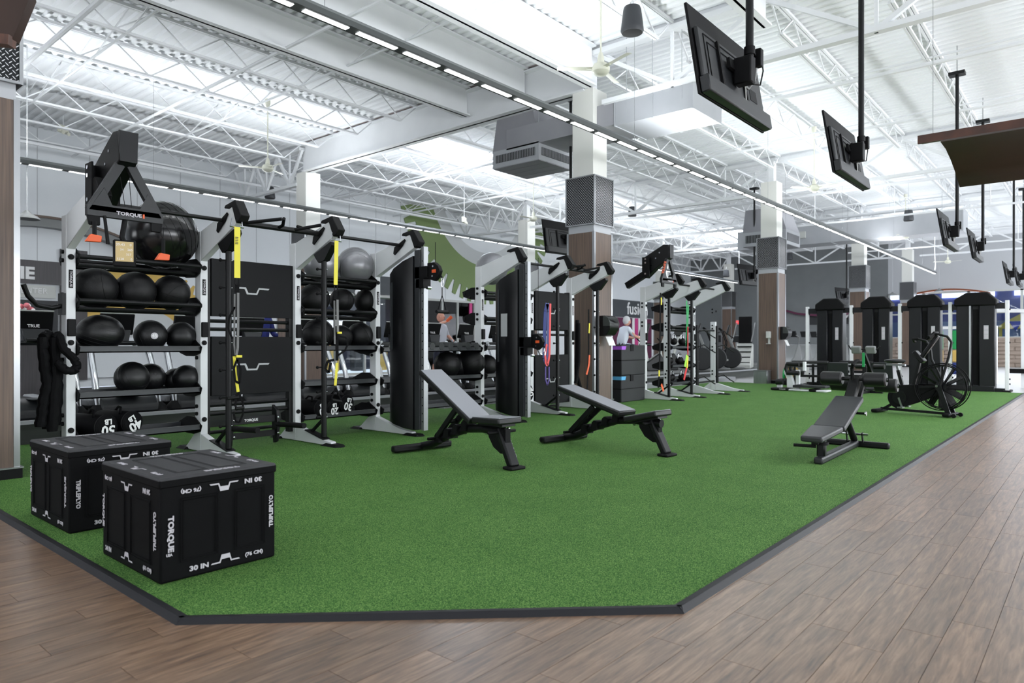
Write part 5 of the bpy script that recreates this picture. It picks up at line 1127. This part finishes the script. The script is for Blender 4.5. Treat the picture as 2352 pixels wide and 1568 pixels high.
MB(M).tube([onY(762, 918, 6.48), onY(784, 922, 6.48)], .016, 10).build('handle', 'rubber', r)
def band(label, pts, Y, w, m, nm='resistance_band', t=.006):
    p = onY(pts[0][0], pts[0][1], Y); r = T(nm, label, 'resistance band', p, 0, 'bands hanging on the racks'); M = at(r)
    ribbon(r, M, pts, Y, w, m, 'band_loop', t); return r
band('wide blue resistance band hanging beside the red one on the rack', [(1250, 822), (1251, 760), (1253, 715), (1257, 697), (1261, 715), (1260, 770), (1259, 815), (1257, 838), (1250, 822)], 6.68, .085, 'blue_band')
band('red resistance band hanging in front of the blue one on the rack', [(1264, 697), (1263, 760), (1262, 815), (1258, 838), (1254, 836), (1252, 815), (1256, 790)], 6.62, .045, 'red')
band('purple resistance band hanging low under the blue and red ones', [(1253, 842), (1253, 870), (1257, 884), (1261, 872), (1261, 842)], 6.64, .03, 'purple_band')
band('long green resistance band on the far rack pole', [(1577, 690), (1578, 730), (1576, 795), (1579, 760), (1581, 700)], 6.66, .05, 'green_band'); band('red strap hanging under the long green band on the far rack pole', [(1580, 750), (1580, 815)], 6.64, .035, 'red')
band('lime green strap end under the long green band', [(1578, 815), (1573, 842)], 6.6, .07, 'lime'); band('yellow strap end beside the lime one on the far rack', [(1580, 818), (1578, 845)], 6.66, .06, 'yellow'); band('bright red strap end hanging lowest on the far rack pole', [(1577, 845), (1571, 872)], 6.6, .06, 'red')
band('orange and black strap trainer on the pole in front of the middle column', [(1352, 710), (1352, 800), (1350, 860), (1348, 905)], 6.64, .035, 'nylon'); band('orange strap handle hanging at bench height before the middle column', [(1354, 815), (1353, 835), (1350, 850), (1347, 860)], 6.58, .04, 'orange')
band('black strap trainer with orange tips on the near pole of the far rack', [(1517, 672), (1516, 760), (1515, 850), (1512, 890)], 6.66, .05, 'nylon'); band('orange strap end at the foot of the far rack', [(1519, 882), (1524, 898)], 6.6, .06, 'orange')
band('yellow tag strap at the top of the near pole of the far rack', [(1519, 683), (1519, 700)], 6.6, .04, 'yellow'); band('small yellow strap low on the near pole of the far rack', [(1514, 850), (1514, 864)], 6.6, .045, 'yellow'); band('small yellow tag on the strap before the middle column', [(1354, 742), (1353, 765)], 6.58, .03, 'yellow')
r = T('climbing_rope', 'black braided rope hanging down the left edge of the middle column', 'rope', onY(1326, 735, 7.0)); M = at(r)
MB(M).tube([onY(1326, 735, 7.0), onY(1325, 800, 7.0), onY(1324, 860, 7.0), onY(1333, 890, 7.0)], .035, 8).build('rope_strand', 'nylon', r); MB(M).tube([onY(1329, 742, 6.96), onY(1329, 830, 6.96), onY(1322, 880, 6.96)], .032, 8).build('rope_strand', 'nylon', r)
# kettlebells on the far rack
kb = T('kettlebell', 'grey and black kettlebell on the upper tray of the far rack', 'kettlebell', (14.2, 7.5, 1.16), 0, 'kettlebells on the far rack')
MB().sph((0, 0, .07), .085, 16, 10).build('bell', 'matte_black', kb); MB().tube([(-.055, 0, .12), (-.06, 0, .20), (0, 0, .235), (.06, 0, .20), (.055, 0, .12)], .016, 8).build('handle', 'steel', kb)
OD2 = ['second', 'third', 'fourth', 'fifth']
kb['label'] = 'grey and black kettlebell, first from the left on the upper tray of the far rack'
for z, nm, n0, xs_ in ((1.16, 'upper', 1, (14.4, 14.6, 14.8, 15.0)), (.72, 'middle', 0, (14.15, 14.4, 14.65, 14.9)), (.33, 'lowest', 0, (14.2, 14.5, 14.8))):
    for i, x in enumerate(xs_): dup(kb, (x, 7.45+.1*(i % 2), z), label='grey and black kettlebell, %s from the left on the %s tray of the far rack' % ((['first']+OD2)[i+n0], nm))
# ---------------- platform and cardio machines ----------------
pf = struct('trim_6', MB().box(-6, 30.5, 9.52, 13.9, 0, .25), 'platform_wood')
MB().box(-6, 30.5, 9.46, 9.56, .235, .275).build('metal_nosing', 'deck_grey', pf, smooth=0)
struct('trim_7', MB().box(8.6, 21.5, 8.95, 9.5, 0, .12), 'deck_grey')
def treadmill(x, y, label):
    r = T('treadmill', label, 'treadmill', (x, y, .25), 0, 'treadmills on the platform')
    MB().box(-.36, .36, .35, 2.1, .06, .16).build('deck', 'dark_grey', r); MB().box(-.26, .26, .4, 2.1, .16, .17).build('belt', 'rubber', r)
    for s in (-1, 1):
        MB().box(s*.36-.07, s*.36+.07, .3, 2.1, .10, .19).build('side_rail', 'deck_grey', r, bevel=.015)
        MB().tube([(s*.38, .10, .10), (s*.38, .2, .45), (s*.37, .36, .75), (s*.35, .48, .96)], .042, 14).build('upright', 'chrome', r)
        MB().tube([(s*.35, .46, .94), (s*.34, .85, .92)], .03, 8).build('side_handle', 'matte_black', r)
        MB().lathe([(.11, 0), (.1, .05), (.06, .09), (.05, .11)], (s*.38, .10, .02), 14).build('upright_boot', 'matte_black', r)
    MB().prism([(0,.0),(.0,.10),(.10,.20),(.30,.25),(.5,.2),(.55,.0)], 'x', -.36, .36).build('motor_hood', 'grey_black', r, bevel=.03, seg=2); MB().box(-.14, .14, .02, .3, .235, .25).build('hood_insert', 'dark_grey', r, bevel=.01)
    MB().bar((-.36, .48, .93), (.36, .48, .93), .18, .06).build('console_base', 'grey_black', r, bevel=.03, seg=2)
    c = MB(Matrix.Translation((0, .52, 1.19)) @ Matrix.Rotation(.28, 4, 'X')).box(-.22, .22, -.02, .02, -.15, .15).build('console_screen', 'matte_black', r, bevel=.012)
    MB(Matrix.Translation((0, .52, 1.19)) @ Matrix.Rotation(.28, 4, 'X')).box(-.22, .22, -.012, .012, .15, .16).build('screen_edge', 'light_plastic', c)
    MB().prism([(-.12,.95),(.12,.95),(.15,1.11),(-.15,1.11)], 'y', .42, .54).build('console_neck', 'dark_grey', r, bevel=.01)
    text('TRUE', .055, 'print_white', c, (0, .497, 1.145), (0, -1, .28), (0, .28, 1), off=.001)
    return r
tm = treadmill(1.75, 9.8, 'treadmill seen behind the left ropes, first of the row on the platform')
tl = ['treadmill seen between the left ropes and the first rack post', 'treadmill behind the left half of the nearest rack shelves', 'treadmill behind the right half of the nearest rack shelves', 'treadmill behind the first target boards, left', 'treadmill behind the first target boards, right',
      'treadmill behind the silver balls bay', 'treadmill behind the right post of the silver balls bay', 'treadmill just right of the first cable tower', 'treadmill right of the drinking man', 'treadmill behind the second cable tower', 'treadmill behind the red and blue bands']
for i, l in enumerate(tl): dup(tm, (1.75+(i+1)*.98, 9.8, .25), label=l)
# second row farther back, facing the same way
# elliptical trainers, bikes and stair climber toward the dark wall
def elliptical(x, y, rz, label, m='grey_black'):
    r = T('elliptical_trainer', label, 'elliptical trainer', (x, y, .25), rz, 'elliptical trainers')
    MB().cyl((0, 0, .42), (0, 1, 0), .38, .22, 28).build('wheel_cover', m, r, bevel=.03, seg=2); MB().cyl((0, -.12, .42), (0, 1, 0), .22, .02, 24).build('cover_disc', 'matte_black', r); MB().cyl((0, -.135, .42), (0, 1, 0), .07, .02, 16).build('hub_badge', 'steel', r)
    MB().bar((-.5, 0, .05), (1.5, 0, .05), .14, .08).build('base_beam', 'grey_plastic', r, bevel=.02)
    for s in (-.2, .2): MB().bar((.1, s, .35), (1.1, s, .22), .06, .06).build('pedal_arm', 'light_plastic', r); MB().box(.75, 1.15, s-.08, s+.08, .25, .31).build('foot_plate', 'matte_black', r, bevel=.02); MB().tube([(.2, s*1.3, .5), (.15, s*1.5, 1.0), (.3, s*1.5, 1.4), (.42, s*1.4, 1.5)], .02, 8).build('arm_lever', 'matte_black', r)
    MB().bar((-.15, 0, .6), (.1, 0, 1.25), .12, .1).build('mast', 'grey_plastic', r, bevel=.02); MB(Matrix.Translation((.1, 0, 1.42)) @ Matrix.Rotation(-.3, 4, 'Y')).box(-.03, .03, -.22, .22, -.16, .2).build('console', 'grey_black', r, bevel=.02)
    return r
el = elliptical(21.7, 10.2, radians(118), 'elliptical trainer with a round dark cover, left one behind the far rack end post')
dup(el, (23.0, 10.3, .25), label='elliptical trainer with a round dark cover, middle one right of the far rack end post'); dup(el, (24.3, 10.3, .25), label='elliptical trainer with a round dark cover, right one before the stair climber')
def bike(x, y, rz, label):
    r = T('upright_bike', label, 'exercise bike', (x, y, .25), rz, 'upright cardio machines behind the far rack')
    MB().bar((-.5, 0, .05), (.6, 0, .05), .1, .08).build('base_beam', 'grey_plastic', r); MB().prism([(-.25,.1),(.35,.1),(.4,.4),(.2,.65),(-.05,.5),(-.3,.35)], 'y', -.09, .09).build('body_shell', 'grey_black', r, bevel=.03)
    MB().tube([(.2, 0, .5), (.32, 0, .9), (.42, 0, 1.15)], .045, 10).build('mast', 'light_plastic', r); MB(Matrix.Translation((.42, 0, 1.32)) @ Matrix.Rotation(.3, 4, 'Y')).box(-.03, .03, -.22, .22, -.17, .2).build('console', 'grey_black', r, bevel=.02)
    MB().tube([(.3, -.25, 1.1), (.38, -.2, 1.0), (.38, .2, 1.0), (.3, .25, 1.1)], .018, 8).build('handlebar', 'matte_black', r); MB().bar((-.2, 0, .4), (-.28, 0, .85), .06, .06).build('seat_post', 'light_plastic', r); MB().cbox((-.28, 0, .9), (.28, .3, .08)).build('seat', 'vinyl_dark', r, bevel=.03)
    return r
bk = bike(17.35, 10.3, -.5, 'upright exercise bike used by the white-haired man'); dup(bk, (18.6, 10.3, .25), label='upright exercise bike with a tilted console right of the white-haired man'); dup(bk, (19.5, 10.3, .25), label='upright exercise bike behind the kettlebell shelves of the far rack')
dup(bk, (15.2, 10.4, .25), label='upright exercise bike left of the white-haired man, by the towel dispenser')
r = T('stair_climber', 'stair climber with long slanted handrails left of the sanitizer column', 'stair climber', (26.0, 10.5, .25), .3)
MB().prism([(-.7,0),(.8,0),(.8,.9),(.55,.95),(-.7,.15)], 'y', -.3, .3).build('side_body', 'light_plastic', r, bevel=.03)
for k in range(4): MB().box(-.6+k*.28, -.3+k*.28, -.26, .26, .2+k*.2, .24+k*.2).build('step', 'matte_black', r)
for s in (-.34, .34): MB().tube([(-.9, s, 1.0), (0, s, 1.35), (.9, s, 1.75)], .022, 8).build('handrail', 'grey_plastic', r)
MB().box(.7, .8, -.25, .25, .9, 2.0).build('console_mast', 'matte_black', r, bevel=.02)
st_ = T('stepper', 'grey step machine, leftmost of the row behind the sanitizer column', 'stepper', (31.2, 10.5, .004), -.3, 'grey step machines in a row')
MB().prism([(-.5,0),(.5,0),(.45,.5),(.3,1.15),(.15,1.15),(-.1,.6),(-.45,.35)], 'y', -.28, .28).build('body_shell', 'grey_plastic', st_, bevel=.04, seg=2)
MB().tube([(.2, -.25, 1.1), (.2, -.3, 1.45), (.0, -.3, 1.55)], .025, 8).build('handrail', 'grey_plastic', st_); MB().tube([(.2, .25, 1.1), (.2, .3, 1.45), (.0, .3, 1.55)], .025, 8).build('handrail', 'grey_plastic', st_); MB(Matrix.Translation((.22, 0, 1.6)) @ Matrix.Rotation(-.4, 4, 'Y')).box(-.03, .03, -.16, .16, -.14, .16).build('console', 'grey_black', st_, bevel=.02)
for i, l in enumerate(('second', 'third', 'fourth', 'fifth', 'last')): dup(st_, (32.3+i*1.1, 10.4-i*.1, .004), label='grey step machine, %s in the row behind the sanitizer column' % l)
for i, l in enumerate(('far elliptical trainer left of the far wall exit sign', 'far elliptical trainer under the exit sign', 'far elliptical trainer near the dark wall')): dup(el, (30+2.5*i, 14.5, .0), rz=.4, label=l)
# ---------------- people ----------------
def person(loc, rz, label, joints, edges, rad, shirt, head, hair, headr=.105, extra=None, base=.25, skinb='skin', clothes=(), sc=1.0):
    """one skinned body; joints: list of points, edges, radii"""
    r = T('person', label, 'person', loc, rz); r.scale = (sc, sc, sc)
    me = bpy.data.meshes.new('body'); me.from_pydata(joints, edges, []); ob = bpy.data.objects.new('body', me); link(ob, None)
    ob.modifiers.new('skin', 'SKIN'); 
    if not me.skin_vertices: me.skin_vertices.new()
    for v_, q in zip(me.skin_vertices[0].data, rad): v_.radius = (q, q) if not isinstance(q, tuple) else q
    me.skin_vertices[0].data[0].use_root = True
    s = ob.modifiers.new('sub', 'SUBSURF'); s.levels = 2; s.render_levels = 2
    dg = bpy.context.evaluated_depsgraph_get(); dg.update(); m2 = bpy.data.meshes.new_from_object(ob.evaluated_get(dg)); bpy.data.objects.remove(ob)
    m2.polygons.foreach_set('use_smooth', [True]*len(m2.polygons))
    m2.materials.clear()
    for q in (skinb,) + tuple(c[0] for c in clothes): m2.materials.append(MATS[q])
    for p_ in m2.polygons:
        c_ = p_.center
        for i, (mm, test) in enumerate(clothes):
            if test(c_): p_.material_index = i+1
    body = bpy.data.objects.new('body', m2); link(body, r)
    hd = MB().sph((0, 0, 0), headr, 20, 14, (.86, 1.0, 1.2)).sph((0, -headr*1.0, -headr*.05), headr*.17, 8, 6, (1, 1, 1.5)).sph((-headr*.86, 0, 0), headr*.2, 8, 6, (.5, 1, 1.4)).sph((headr*.86, 0, 0), headr*.2, 8, 6, (.5, 1, 1.4)).build('head', 'skin', r, smooth=80)
    hd.location = head[0]; hd.rotation_euler = head[1]
    for s_ in (-1, 1): MB().sph((s_*headr*.36, -headr*.88, headr*.12), headr*.1, 8, 6).build('eye', 'matte_black', hd)
    MB().sph((0, -headr*.9, -headr*.5), headr*.22, 8, 6, (1.2, .5, .3)).build('mouth', 'maroon', hd)
    if hair: MB().sph((0, headr*.14, headr*.12), headr*1.08, 18, 12, (.9, .98, 1.16)).build('hair', hair, hd).location = (0, headr*.1, headr*.14)
    return r, hd
# standing walker drinking from an orange cup (on the treadmill right of the first cable tower)
J = [(0,0,.95),(0,0,1.15),(0,-.01,1.38),(0,-.01,1.50),(.20,0,1.42),(.30,-.04,1.18),(.26,-.22,1.05),(.24,-.28,1.03),(-.20,0,1.42),(-.40,-.12,1.40),(-.14,-.24,1.52),(-.07,-.27,1.54),(.10,0,.90),(.12,-.06,.5),(.12,0,.1),(.12,-.14,.05),(-.10,0,.90),(-.12,.05,.5),(-.12,.12,.12),(-.12,0,.05)]
Ed = [(0,1),(1,2),(2,3),(2,4),(4,5),(5,6),(6,7),(2,8),(8,9),(9,10),(10,11),(0,12),(12,13),(13,14),(14,15),(0,16),(16,17),(17,18),(18,19)]
Rr = [.15,.16,.15,.06,.075,.05,.038,.035,.075,.052,.038,.035,.10,.062,.045,.04,.10,.062,.045,.04]
cl = (('shirt_grey', lambda c: c.z > .88 and abs(c.x) < .235 and c.z < 1.49 or (c.z > 1.2 and abs(c.x) < .33 and c.z < 1.5 and c.y > -.1)), ('shorts', lambda c: .45 < c.z <= .88), ('matte_black', lambda c: c.z < .12))
p = onY(1010, 760, 11.8)
r, hd = person((p.x, 11.8, .30), .15, 'bald man in a grey shirt drinking from an orange cup on a treadmill', J, Ed, Rr, None, ((0, -.03, 1.66), (.1, 0, .5)), None, clothes=cl, sc=.9)
MB(Matrix.Translation((-.02, -.31, 1.60)) @ Matrix.Rotation(.7, 4, 'Y') @ Matrix.Rotation(.5, 4, 'X')).lathe([(.03, -.09), (.045, .08), (.045, .1), (.001, .1)], n=14).build('cup', 'orange', r)
for k in range(4): MB().tube([(-.07, -.27, 1.55+.0), (-.05+.004*k, -.305, 1.53+.022*k), (.0, -.325, 1.535+.022*k)], .009, 6).build('finger', 'skin', r)
MB().tube([(-.07, -.27, 1.55), (-.06, -.27, 1.6), (-.03, -.285, 1.62)], .01, 6).build('thumb', 'skin', r)
# seated rider with white hair
J = [(0,0,.92),(0,-.08,1.12),(0,-.16,1.32),(0,-.18,1.42),(.19,-.14,1.34),(.24,-.30,1.14),(.18,-.50,1.10),(.15,-.58,1.10),(-.19,-.14,1.34),(-.24,-.30,1.14),(-.18,-.50,1.10),(-.15,-.58,1.10),(.1,-.05,.86),(.13,-.42,.75),(.12,-.35,.35),(.12,-.48,.30),(-.1,-.05,.86),(-.13,-.45,.85),(-.12,-.42,.45),(-.12,-.55,.4)]
cl = (('shirt_white', lambda c: c.z > .9 and abs(c.x) < .27 and c.y > -.30), ('shorts', lambda c: c.z <= .92 and c.z > .6), ('matte_black', lambda c: c.z < .3))
r, hd = person((16.95, 10.42, .25), 1.15, 'white-haired man in a white T-shirt riding an upright bike', J, Ed, Rr, None, ((0, -.22, 1.56), (.15, 0, 0)), 'hair_white', clothes=cl)
MB().sph((0, -.098, -.035), .03, 8, 6, (1.3, .5, .5)).build('moustache', 'hair_white', hd)
# person in a blue top behind the first target boards
J = [(0,0,.95),(0,0,1.15),(0,-.01,1.38),(0,-.01,1.50),(.20,0,1.42),(.28,-.04,1.15),(.2,-.26,1.12),(.16,-.34,1.14),(-.20,0,1.42),(-.28,-.04,1.15),(-.2,-.26,1.12),(-.16,-.34,1.14),(.10,0,.90),(.12,-.06,.5),(.12,0,.1),(.12,-.14,.05),(-.10,0,.90),(-.12,.05,.5),(-.12,.12,.12),(-.12,0,.05)]
cl = (('shirt_blue', lambda c: c.z > .88 and c.z < 1.49 and abs(c.x) < .32), ('shorts', lambda c: .1 < c.z <= .88), ('matte_black', lambda c: c.z < .12))
p = onY(592, 760, 11.2)
r, hd = person((p.x, 11.2, .43-.12-.12), 0, 'blond person in a blue top seen between the first two target boards', J, Ed, Rr, None, ((0, -.03, 1.64), (.1, 0, .2)), 'hair_blond', clothes=cl)
MB().sph((0, .05, 1.52), .12, 12, 8, (1, .7, 1.6)).build('long_hair', 'hair_blond', r)
# ---------------- wall signs, murals, studio and pool ----------------
YW = 20.97
def wallbox(name, x0, x1, z0, z1, m, par, t=.03): return MB().box(x0, x1, YW-t, YW, z0, z1).build(name, m, par, smooth=0)
def gear(cx_, cz_, Ro, Ri, n, m, par, name, th=.012, clipz=ZC-.02, xr=None, base=0.0):
    pts = []
    for i in range(n):
        a = 2*pi*i/n + base; w = pi/n
        for da, rr in ((-.75*w, Ri), (-.42*w, Ro), (.42*w, Ro), (.75*w, Ri)): pts.append((cx_+rr*cos(a+da), cz_+rr*sin(a+da)))
    out = []
    for (x, z) in pts: out.append((x if not xr else min(max(x, xr[0]), xr[1]), min(z, clipz)))
    return MB().prism(out, 'y', YW-th, YW+.02).build(name, m, par, smooth=0)
r = T('gear_mural', 'big olive green gear painted on the white back wall', 'wall mural', (22.65, YW, 5)); M_ = at(r)
def G(fn, *a, **k):
    o = fn(*a, **k); o.location = -Vector(r.location); return o
G(gear, 22.65, 7.94, 5.0, 4.45, 64, 'mural_green', r, 'gear_ring'); G(lambda: MB().prism([(22.65+3.3*cos(t), min(7.92+3.3*sin(t), ZC-.02)) for t in [2*pi*i/72 for i in range(72)]], 'y', YW-.018, YW).build('inner_ring', 'mural_grey', r, smooth=0))
G(lambda: MB().prism([(22.65+2.7*cos(t), min(7.92+2.7*sin(t), ZC-.02)) for t in [2*pi*i/72 for i in range(72)]], 'y', YW-.024, YW).build('gear_centre', 'wall_white', r, smooth=0))
r = T('gear_mural', 'small olive gear pieces painted right of the big green gear', 'wall mural', (30.5, YW, 5)); G(gear, 30.6, 5.2, 1.5, 1.25, 22, 'mural_green', r, 'gear_ring'); G(lambda: MB().prism([(30.6+.8*cos(t), min(5.2+.8*sin(t), ZC-.02)) for t in [2*pi*i/40 for i in range(40)]], 'y', YW-.018, YW).build('gear_centre', 'mural_grey', r, smooth=0))
r = T('gear_mural', 'mustard yellow wall panel with a white gear, behind the nearest rack shelves', 'wall mural', (8.3, YW, 2)); G(wallbox, 'yellow_panel', 6.79, 9.95, .3, 3.42, 'mural_yellow', r)
G(lambda: MB().prism([(8.3+1.15*cos(t), max(.32, 1.0+1.15*sin(t))) for t in [2*pi*i/60 for i in range(60)]], 'y', YW-.036, YW-.03).build('gear_disc', 'mural_grey', r, smooth=0))
G(lambda: gear(10.2, 3.9, 1.35, 1.1, 26, 'wall_white', r, 'gear_teeth', th=.04, clipz=3.42, xr=(8.6, 9.95)))
r = T('wall_sign', 'dark wood sign panel with white capitals above an ENTER door, at the far left', 'sign', (5.2, YW, 3)); o = -Vector(r.location)
q = wallbox('sign_panel', 3.2, 6.3, 2.72, 3.32, 'laminate_grey', r, .06); q.location = o
q = wallbox('side_panel', 6.15, 6.79, .2, 3.68, 'laminate_grey', r, .05); q.location = o
text('IE', .42, 'print_white', r, Vector((onY(79, 629, YW-.07).x, YW-.07, onY(79, 629, YW-.07).z))+o, (0,-1,0), (0,0,1), off=.018, ext=.02, align='RIGHT'); text('ENTER', .20, 'print_dark', r, Vector((5.56, YW-.05, 2.535))+o, (0,-1,0), (0,0,1), ext=.004)
q = wallbox('door_header', 5.0, 6.05, 2.36, 2.68, 'light_plastic', r, .04); q.location = o
q = wallbox('door_panel', 4.6, 6.1, .2, 2.30, 'dark_grey', r, .03); q.location = o; q = wallbox('white_wainscot', 6.79, 9.95, .25, 1.35, 'wall_white', r, .045); q.location = o
r = T('wall_arch', 'curved brown and grey arch band on the back wall behind the tallest rack post', 'wall trim', (5.9, YW, 4)); o = -Vector(r.location)
pts = [(5.75+5.2*cos(t), -.80+5.2*sin(t)) for t in [pi*(.30+.4*i/24) for i in range(25)]]; pin = [(5.75+4.98*cos(t), -.80+4.98*sin(t)) for t in [pi*(.30+.4*i/24) for i in range(25)]]; pim = [(5.75+5.26*cos(t), -.80+5.26*sin(t)) for t in [pi*(.30+.4*i/24) for i in range(25)]]
q = MB().prism(pts+pin[::-1], 'y', YW-.3, YW).build('arch_band', 'grey_plastic', r, smooth=0); q.location = o; q = MB().prism(pim+pts[::-1], 'y', YW-.34, YW).build('arch_cap', 'laminate', r, smooth=0); q.location = o
r = T('wall_sign', 'grey sign board with a lower case wordmark right of the middle column', 'sign', (34.8, YW, 3.2)); o = -Vector(r.location); q = wallbox('sign_panel', 33.0, 38.2, 2.72, 3.70, 'teal_dark', r, .06); q.location = o
text('fusion', 1.0, 'print_white', r, Vector((35.9, YW-.07, 3.2))+o, (0,-1,0), (0,0,1), off=.01, ext=.01)
r = T('striped_banner', 'magenta and white striped wall panels below the grey sign board', 'wall panel', (36, YW, 1.3)); o = -Vector(r.location)
for x0, x1, m_ in ((33.2, 35.3, 'maroon'), (35.35, 35.6, 'paper'), (35.65, 36.0, 'magenta'), (36.05, 36.5, 'paper'), (36.6, 37.6, 'maroon')): q = wallbox('striped_panel', x0, x1, .3, 2.68, m_, r, .04); q.location = o
# studio seen through glazing
sr = struct('wall_studio', MB().box(13.2, 22.6, 26, 26.2, 0, 3.4).box(13.1, 13.3, 21.2, 26, 0, 3.4).box(22.5, 22.7, 21.2, 26, 0, 3.4), 'dark_room'); struct('ceiling_studio', MB().box(13.2, 22.6, 21.2, 26, 3.3, 3.4), 'studio_green')
bpy.data.objects['wall_back'].data
wg = struct('window_3', MB().box(13.5, 22.1, 21.05, 21.06, .1, 3.0), 'glass')
for x in (13.5, 14.8, 16.1, 17.6, 18.9, 20.1, 21.0, 22.05): MB().box(x, x+.07, 21.0, 21.1, .0, 3.0).build('mullion', 'light_plastic', wg, smooth=0)
MB().box(13.5, 22.12, 20.98, 21.1, 2.95, 3.04).box(13.5, 22.12, 20.98, 21.1, .0, .1).build('frame_rail', 'light_plastic', wg, smooth=0)
MB().box(21.75, 21.9, 20.99, 21.04, .1, 2.95).build('magenta_strip', 'magenta', wg, smooth=0)
r = T('studio_light', 'oval light panels on the studio ceiling behind the glass', 'ceiling light', (19, 23, 3.26))
for x, y in ((-.5, 0), (1.2, 1.2), (2.4, -.4), (-2, 1.5), (-3.6, .2)): MB(Matrix.Translation((x, y, 0)) @ Matrix.Diagonal((1.0, .35, 1, 1))).cyl((0, 0, 0), (0, 0, 1), .6, .03, 24).build('light_panel', 'lamp_glow', r)
r = T('studio_bench', 'blurred dark studio equipment behind the glass', 'exercise machine', (19, 24.5, 0))
for i in range(7): MB().cbox((-4.4+i*1.3, random.uniform(-.6, .6), .6), (.5, .4, 1.2)).build('machine_body', random.choice(['dark_grey', 'grey_plastic', 'purple_band', 'mural_yellow']), r, bevel=.05)
r = T('wall_sign', 'small dark sign board behind the balls of the second shelving bay', 'sign', (15.6, YW, 3.3)); o = -Vector(r.location); q = wallbox('sign_panel', 14.4, 17.4, 3.05, 3.75, 'teal_dark', r, .06); q.location = o
text('g', 1.0, 'print_white', r, Vector((15.8, YW-.07, 3.45))+o, (0,-1,0), (0,0,1), off=.01, ext=.01)
r = T('column_panel', 'wood panel column on the back wall behind the wall balls of the second bay', 'wall trim', (13.3, YW, 1.6)); o = -Vector(r.location); q = wallbox('wood_panel', 12.5, 14.2, .2, 3.4, 'laminate', r, .05); q.location = o
# exit sign, far arch, pool window
r = T('exit_sign', 'small red lit exit sign on the dark far wall', 'sign', (X1-.06, 17.75, 2.55)); MB().box(-.02, .02, -.17, .17, -.14, .14).build('sign_box', 'light_plastic', r); MB().box(-.026, -.02, -.15, .15, -.11, .11).build('lit_face', 'exit_red', r); text('EXIT', .16, 'print_white', r, (-.028, 0, 0), (-1,0,0), (0,0,1), off=.002)
r = T('wall_sign', 'white block letters on the dark far wall between the first two dark towers', 'sign', (X1-.04, 12.3, 2.4)); text('OM', .75, 'print_white', r, (-.03, gy(1958)-12.3, onX(1950, 728, 42.9).z-2.4), (-1,0,0), (0,0,1), off=.014, ext=.02, align='RIGHT'); MB().box(-.01, .03, gy(1965)-12.3, gy(1965)-9.6, onX(1950, 728, 42.9).z-2.8, onX(1950, 728, 42.9).z-2.0).build('sign_panel', 'dark_grey', r)
pr_ = struct('wall_pool', MB().box(X1+5, X1+5.2, -6, 12, 0, 5).box(X1+.2, X1+5, 11.8, 12, 0, 5).box(X1+.2, X1+5, -6, -5.8, 0, 5), 'pool_blue'); struct('wall_pool_tiles', MB().box(X1+4.9, X1+4.98, -6, 12, 0, 2.5), 'pool_light'); struct('ceiling_pool', MB().box(X1+.2, X1+5.2, -6, 12, 4.6, 4.8), 'pool_light'); struct('floor_pool', MB().box(X1+.2, X1+5.2, -6, 12, -.2, 0), 'pool_light')
gw = gy(2040); wn = struct('window_4', MB().box(X1+.05, X1+.06, -3.4, gw, 1.5, 3.95), 'glass')
for y in (5.35, 3.1, 1.0, -1.1, 7.4, 9.1): MB().box(X1, X1+.1, y-.06, y+.06, 1.5, 3.95).build('mullion', 'light_plastic', wn, smooth=0)
for z in (1.5, 2.78, 3.9): MB().box(X1, X1+.1, -3.4, gw, z-.03, z+.05).build('frame_rail', 'light_plastic', wn, smooth=0)
r = T('pool_light', 'bright strip windows of the pool hall behind the glass', 'window', (X1+4.9, 3, 4)); 
for y in (-4, -.5, 3, 6.3): MB().box(0, .04, y-1.3, y+1.3, -.1, .35).build('bright_pane', 'sky_pane', r, smooth=0)
r = T('water_slide', 'yellow water slide roof behind the pool glass', 'water slide', (X1+3, 3.2, 2.0)); MB().prism([(-1.2,0),(1.3,0),(.9,.35),(.1,.85),(-1.1,.85)], 'x', 0, .6).build('roof', 'slide_yellow', r); MB().box(.1, .3, 1.0, 1.15, -1.8, 0).box(.1, .3, -.9, -.75, -1.8, 0).build('post', 'slide_yellow', r)
r = T('pennant', 'blue triangular pennant behind the pool glass', 'flag', (X1+1.2, 3.45, 2.35)); MB().prism([(-.3,0),(.3,0),(0,-.5)], 'x', 0, .02).build('cloth', 'flag_blue', r); MB().tube([(0, -3, .02), (0, 3, .02)], .01, 4).build('line', 'light_plastic', r)
ya = onX(2175, 663, X1-.6); r = T('wall_arch', 'low brown arch band over the pool hall windows', 'wall trim', ya)
MB().prism([(y, -.28*(y/1.9)**2) for y in [-1.9+.19*i for i in range(21)]] + [(y, -.28*(y/1.9)**2-.09) for y in [1.9-.19*i for i in range(21)]], 'x', -.15, .1).build('arch_band', 'brown_edge', r, smooth=0)
for y in (-1.5, 1.5): MB().bar((0, y, -.2), (.6, y, -.2), .05, .05).build('bracket', 'brown_edge', r)
r = T('wall_swoosh', 'drooping dark red wave band on the dark far wall', 'wall trim', (X1-.3, 12.5, 3.0)); MB(Matrix()).prism([(3+.0, .5), (1.5, .05), (0, -.12), (-1.8, .0), (-3, .45), (-3, .37), (-1.8, -.1), (0, -.24), (1.5, -.06), (3, .42)], 'x', 0, .3).build('wave_band', 'maroon', r, smooth=0)
r = T('flower_vase', 'small bunch of pink flowers on the counter at the far left', 'flowers', onY(60, 725, 15)); MB().box(-.5, .3, -.2, .2, -.2, -.02).box(-.5, .3, -.2, .2, -r.location.z, -.2).build('counter', 'laminate_grey', r)
for k in range(9): MB().sph((random.uniform(-.15, .15), random.uniform(-.1, .1), .1+random.uniform(-.05, .12)), .05, 8, 6).build('blossom', 'flower_pink' if k % 2 else 'paper', r)
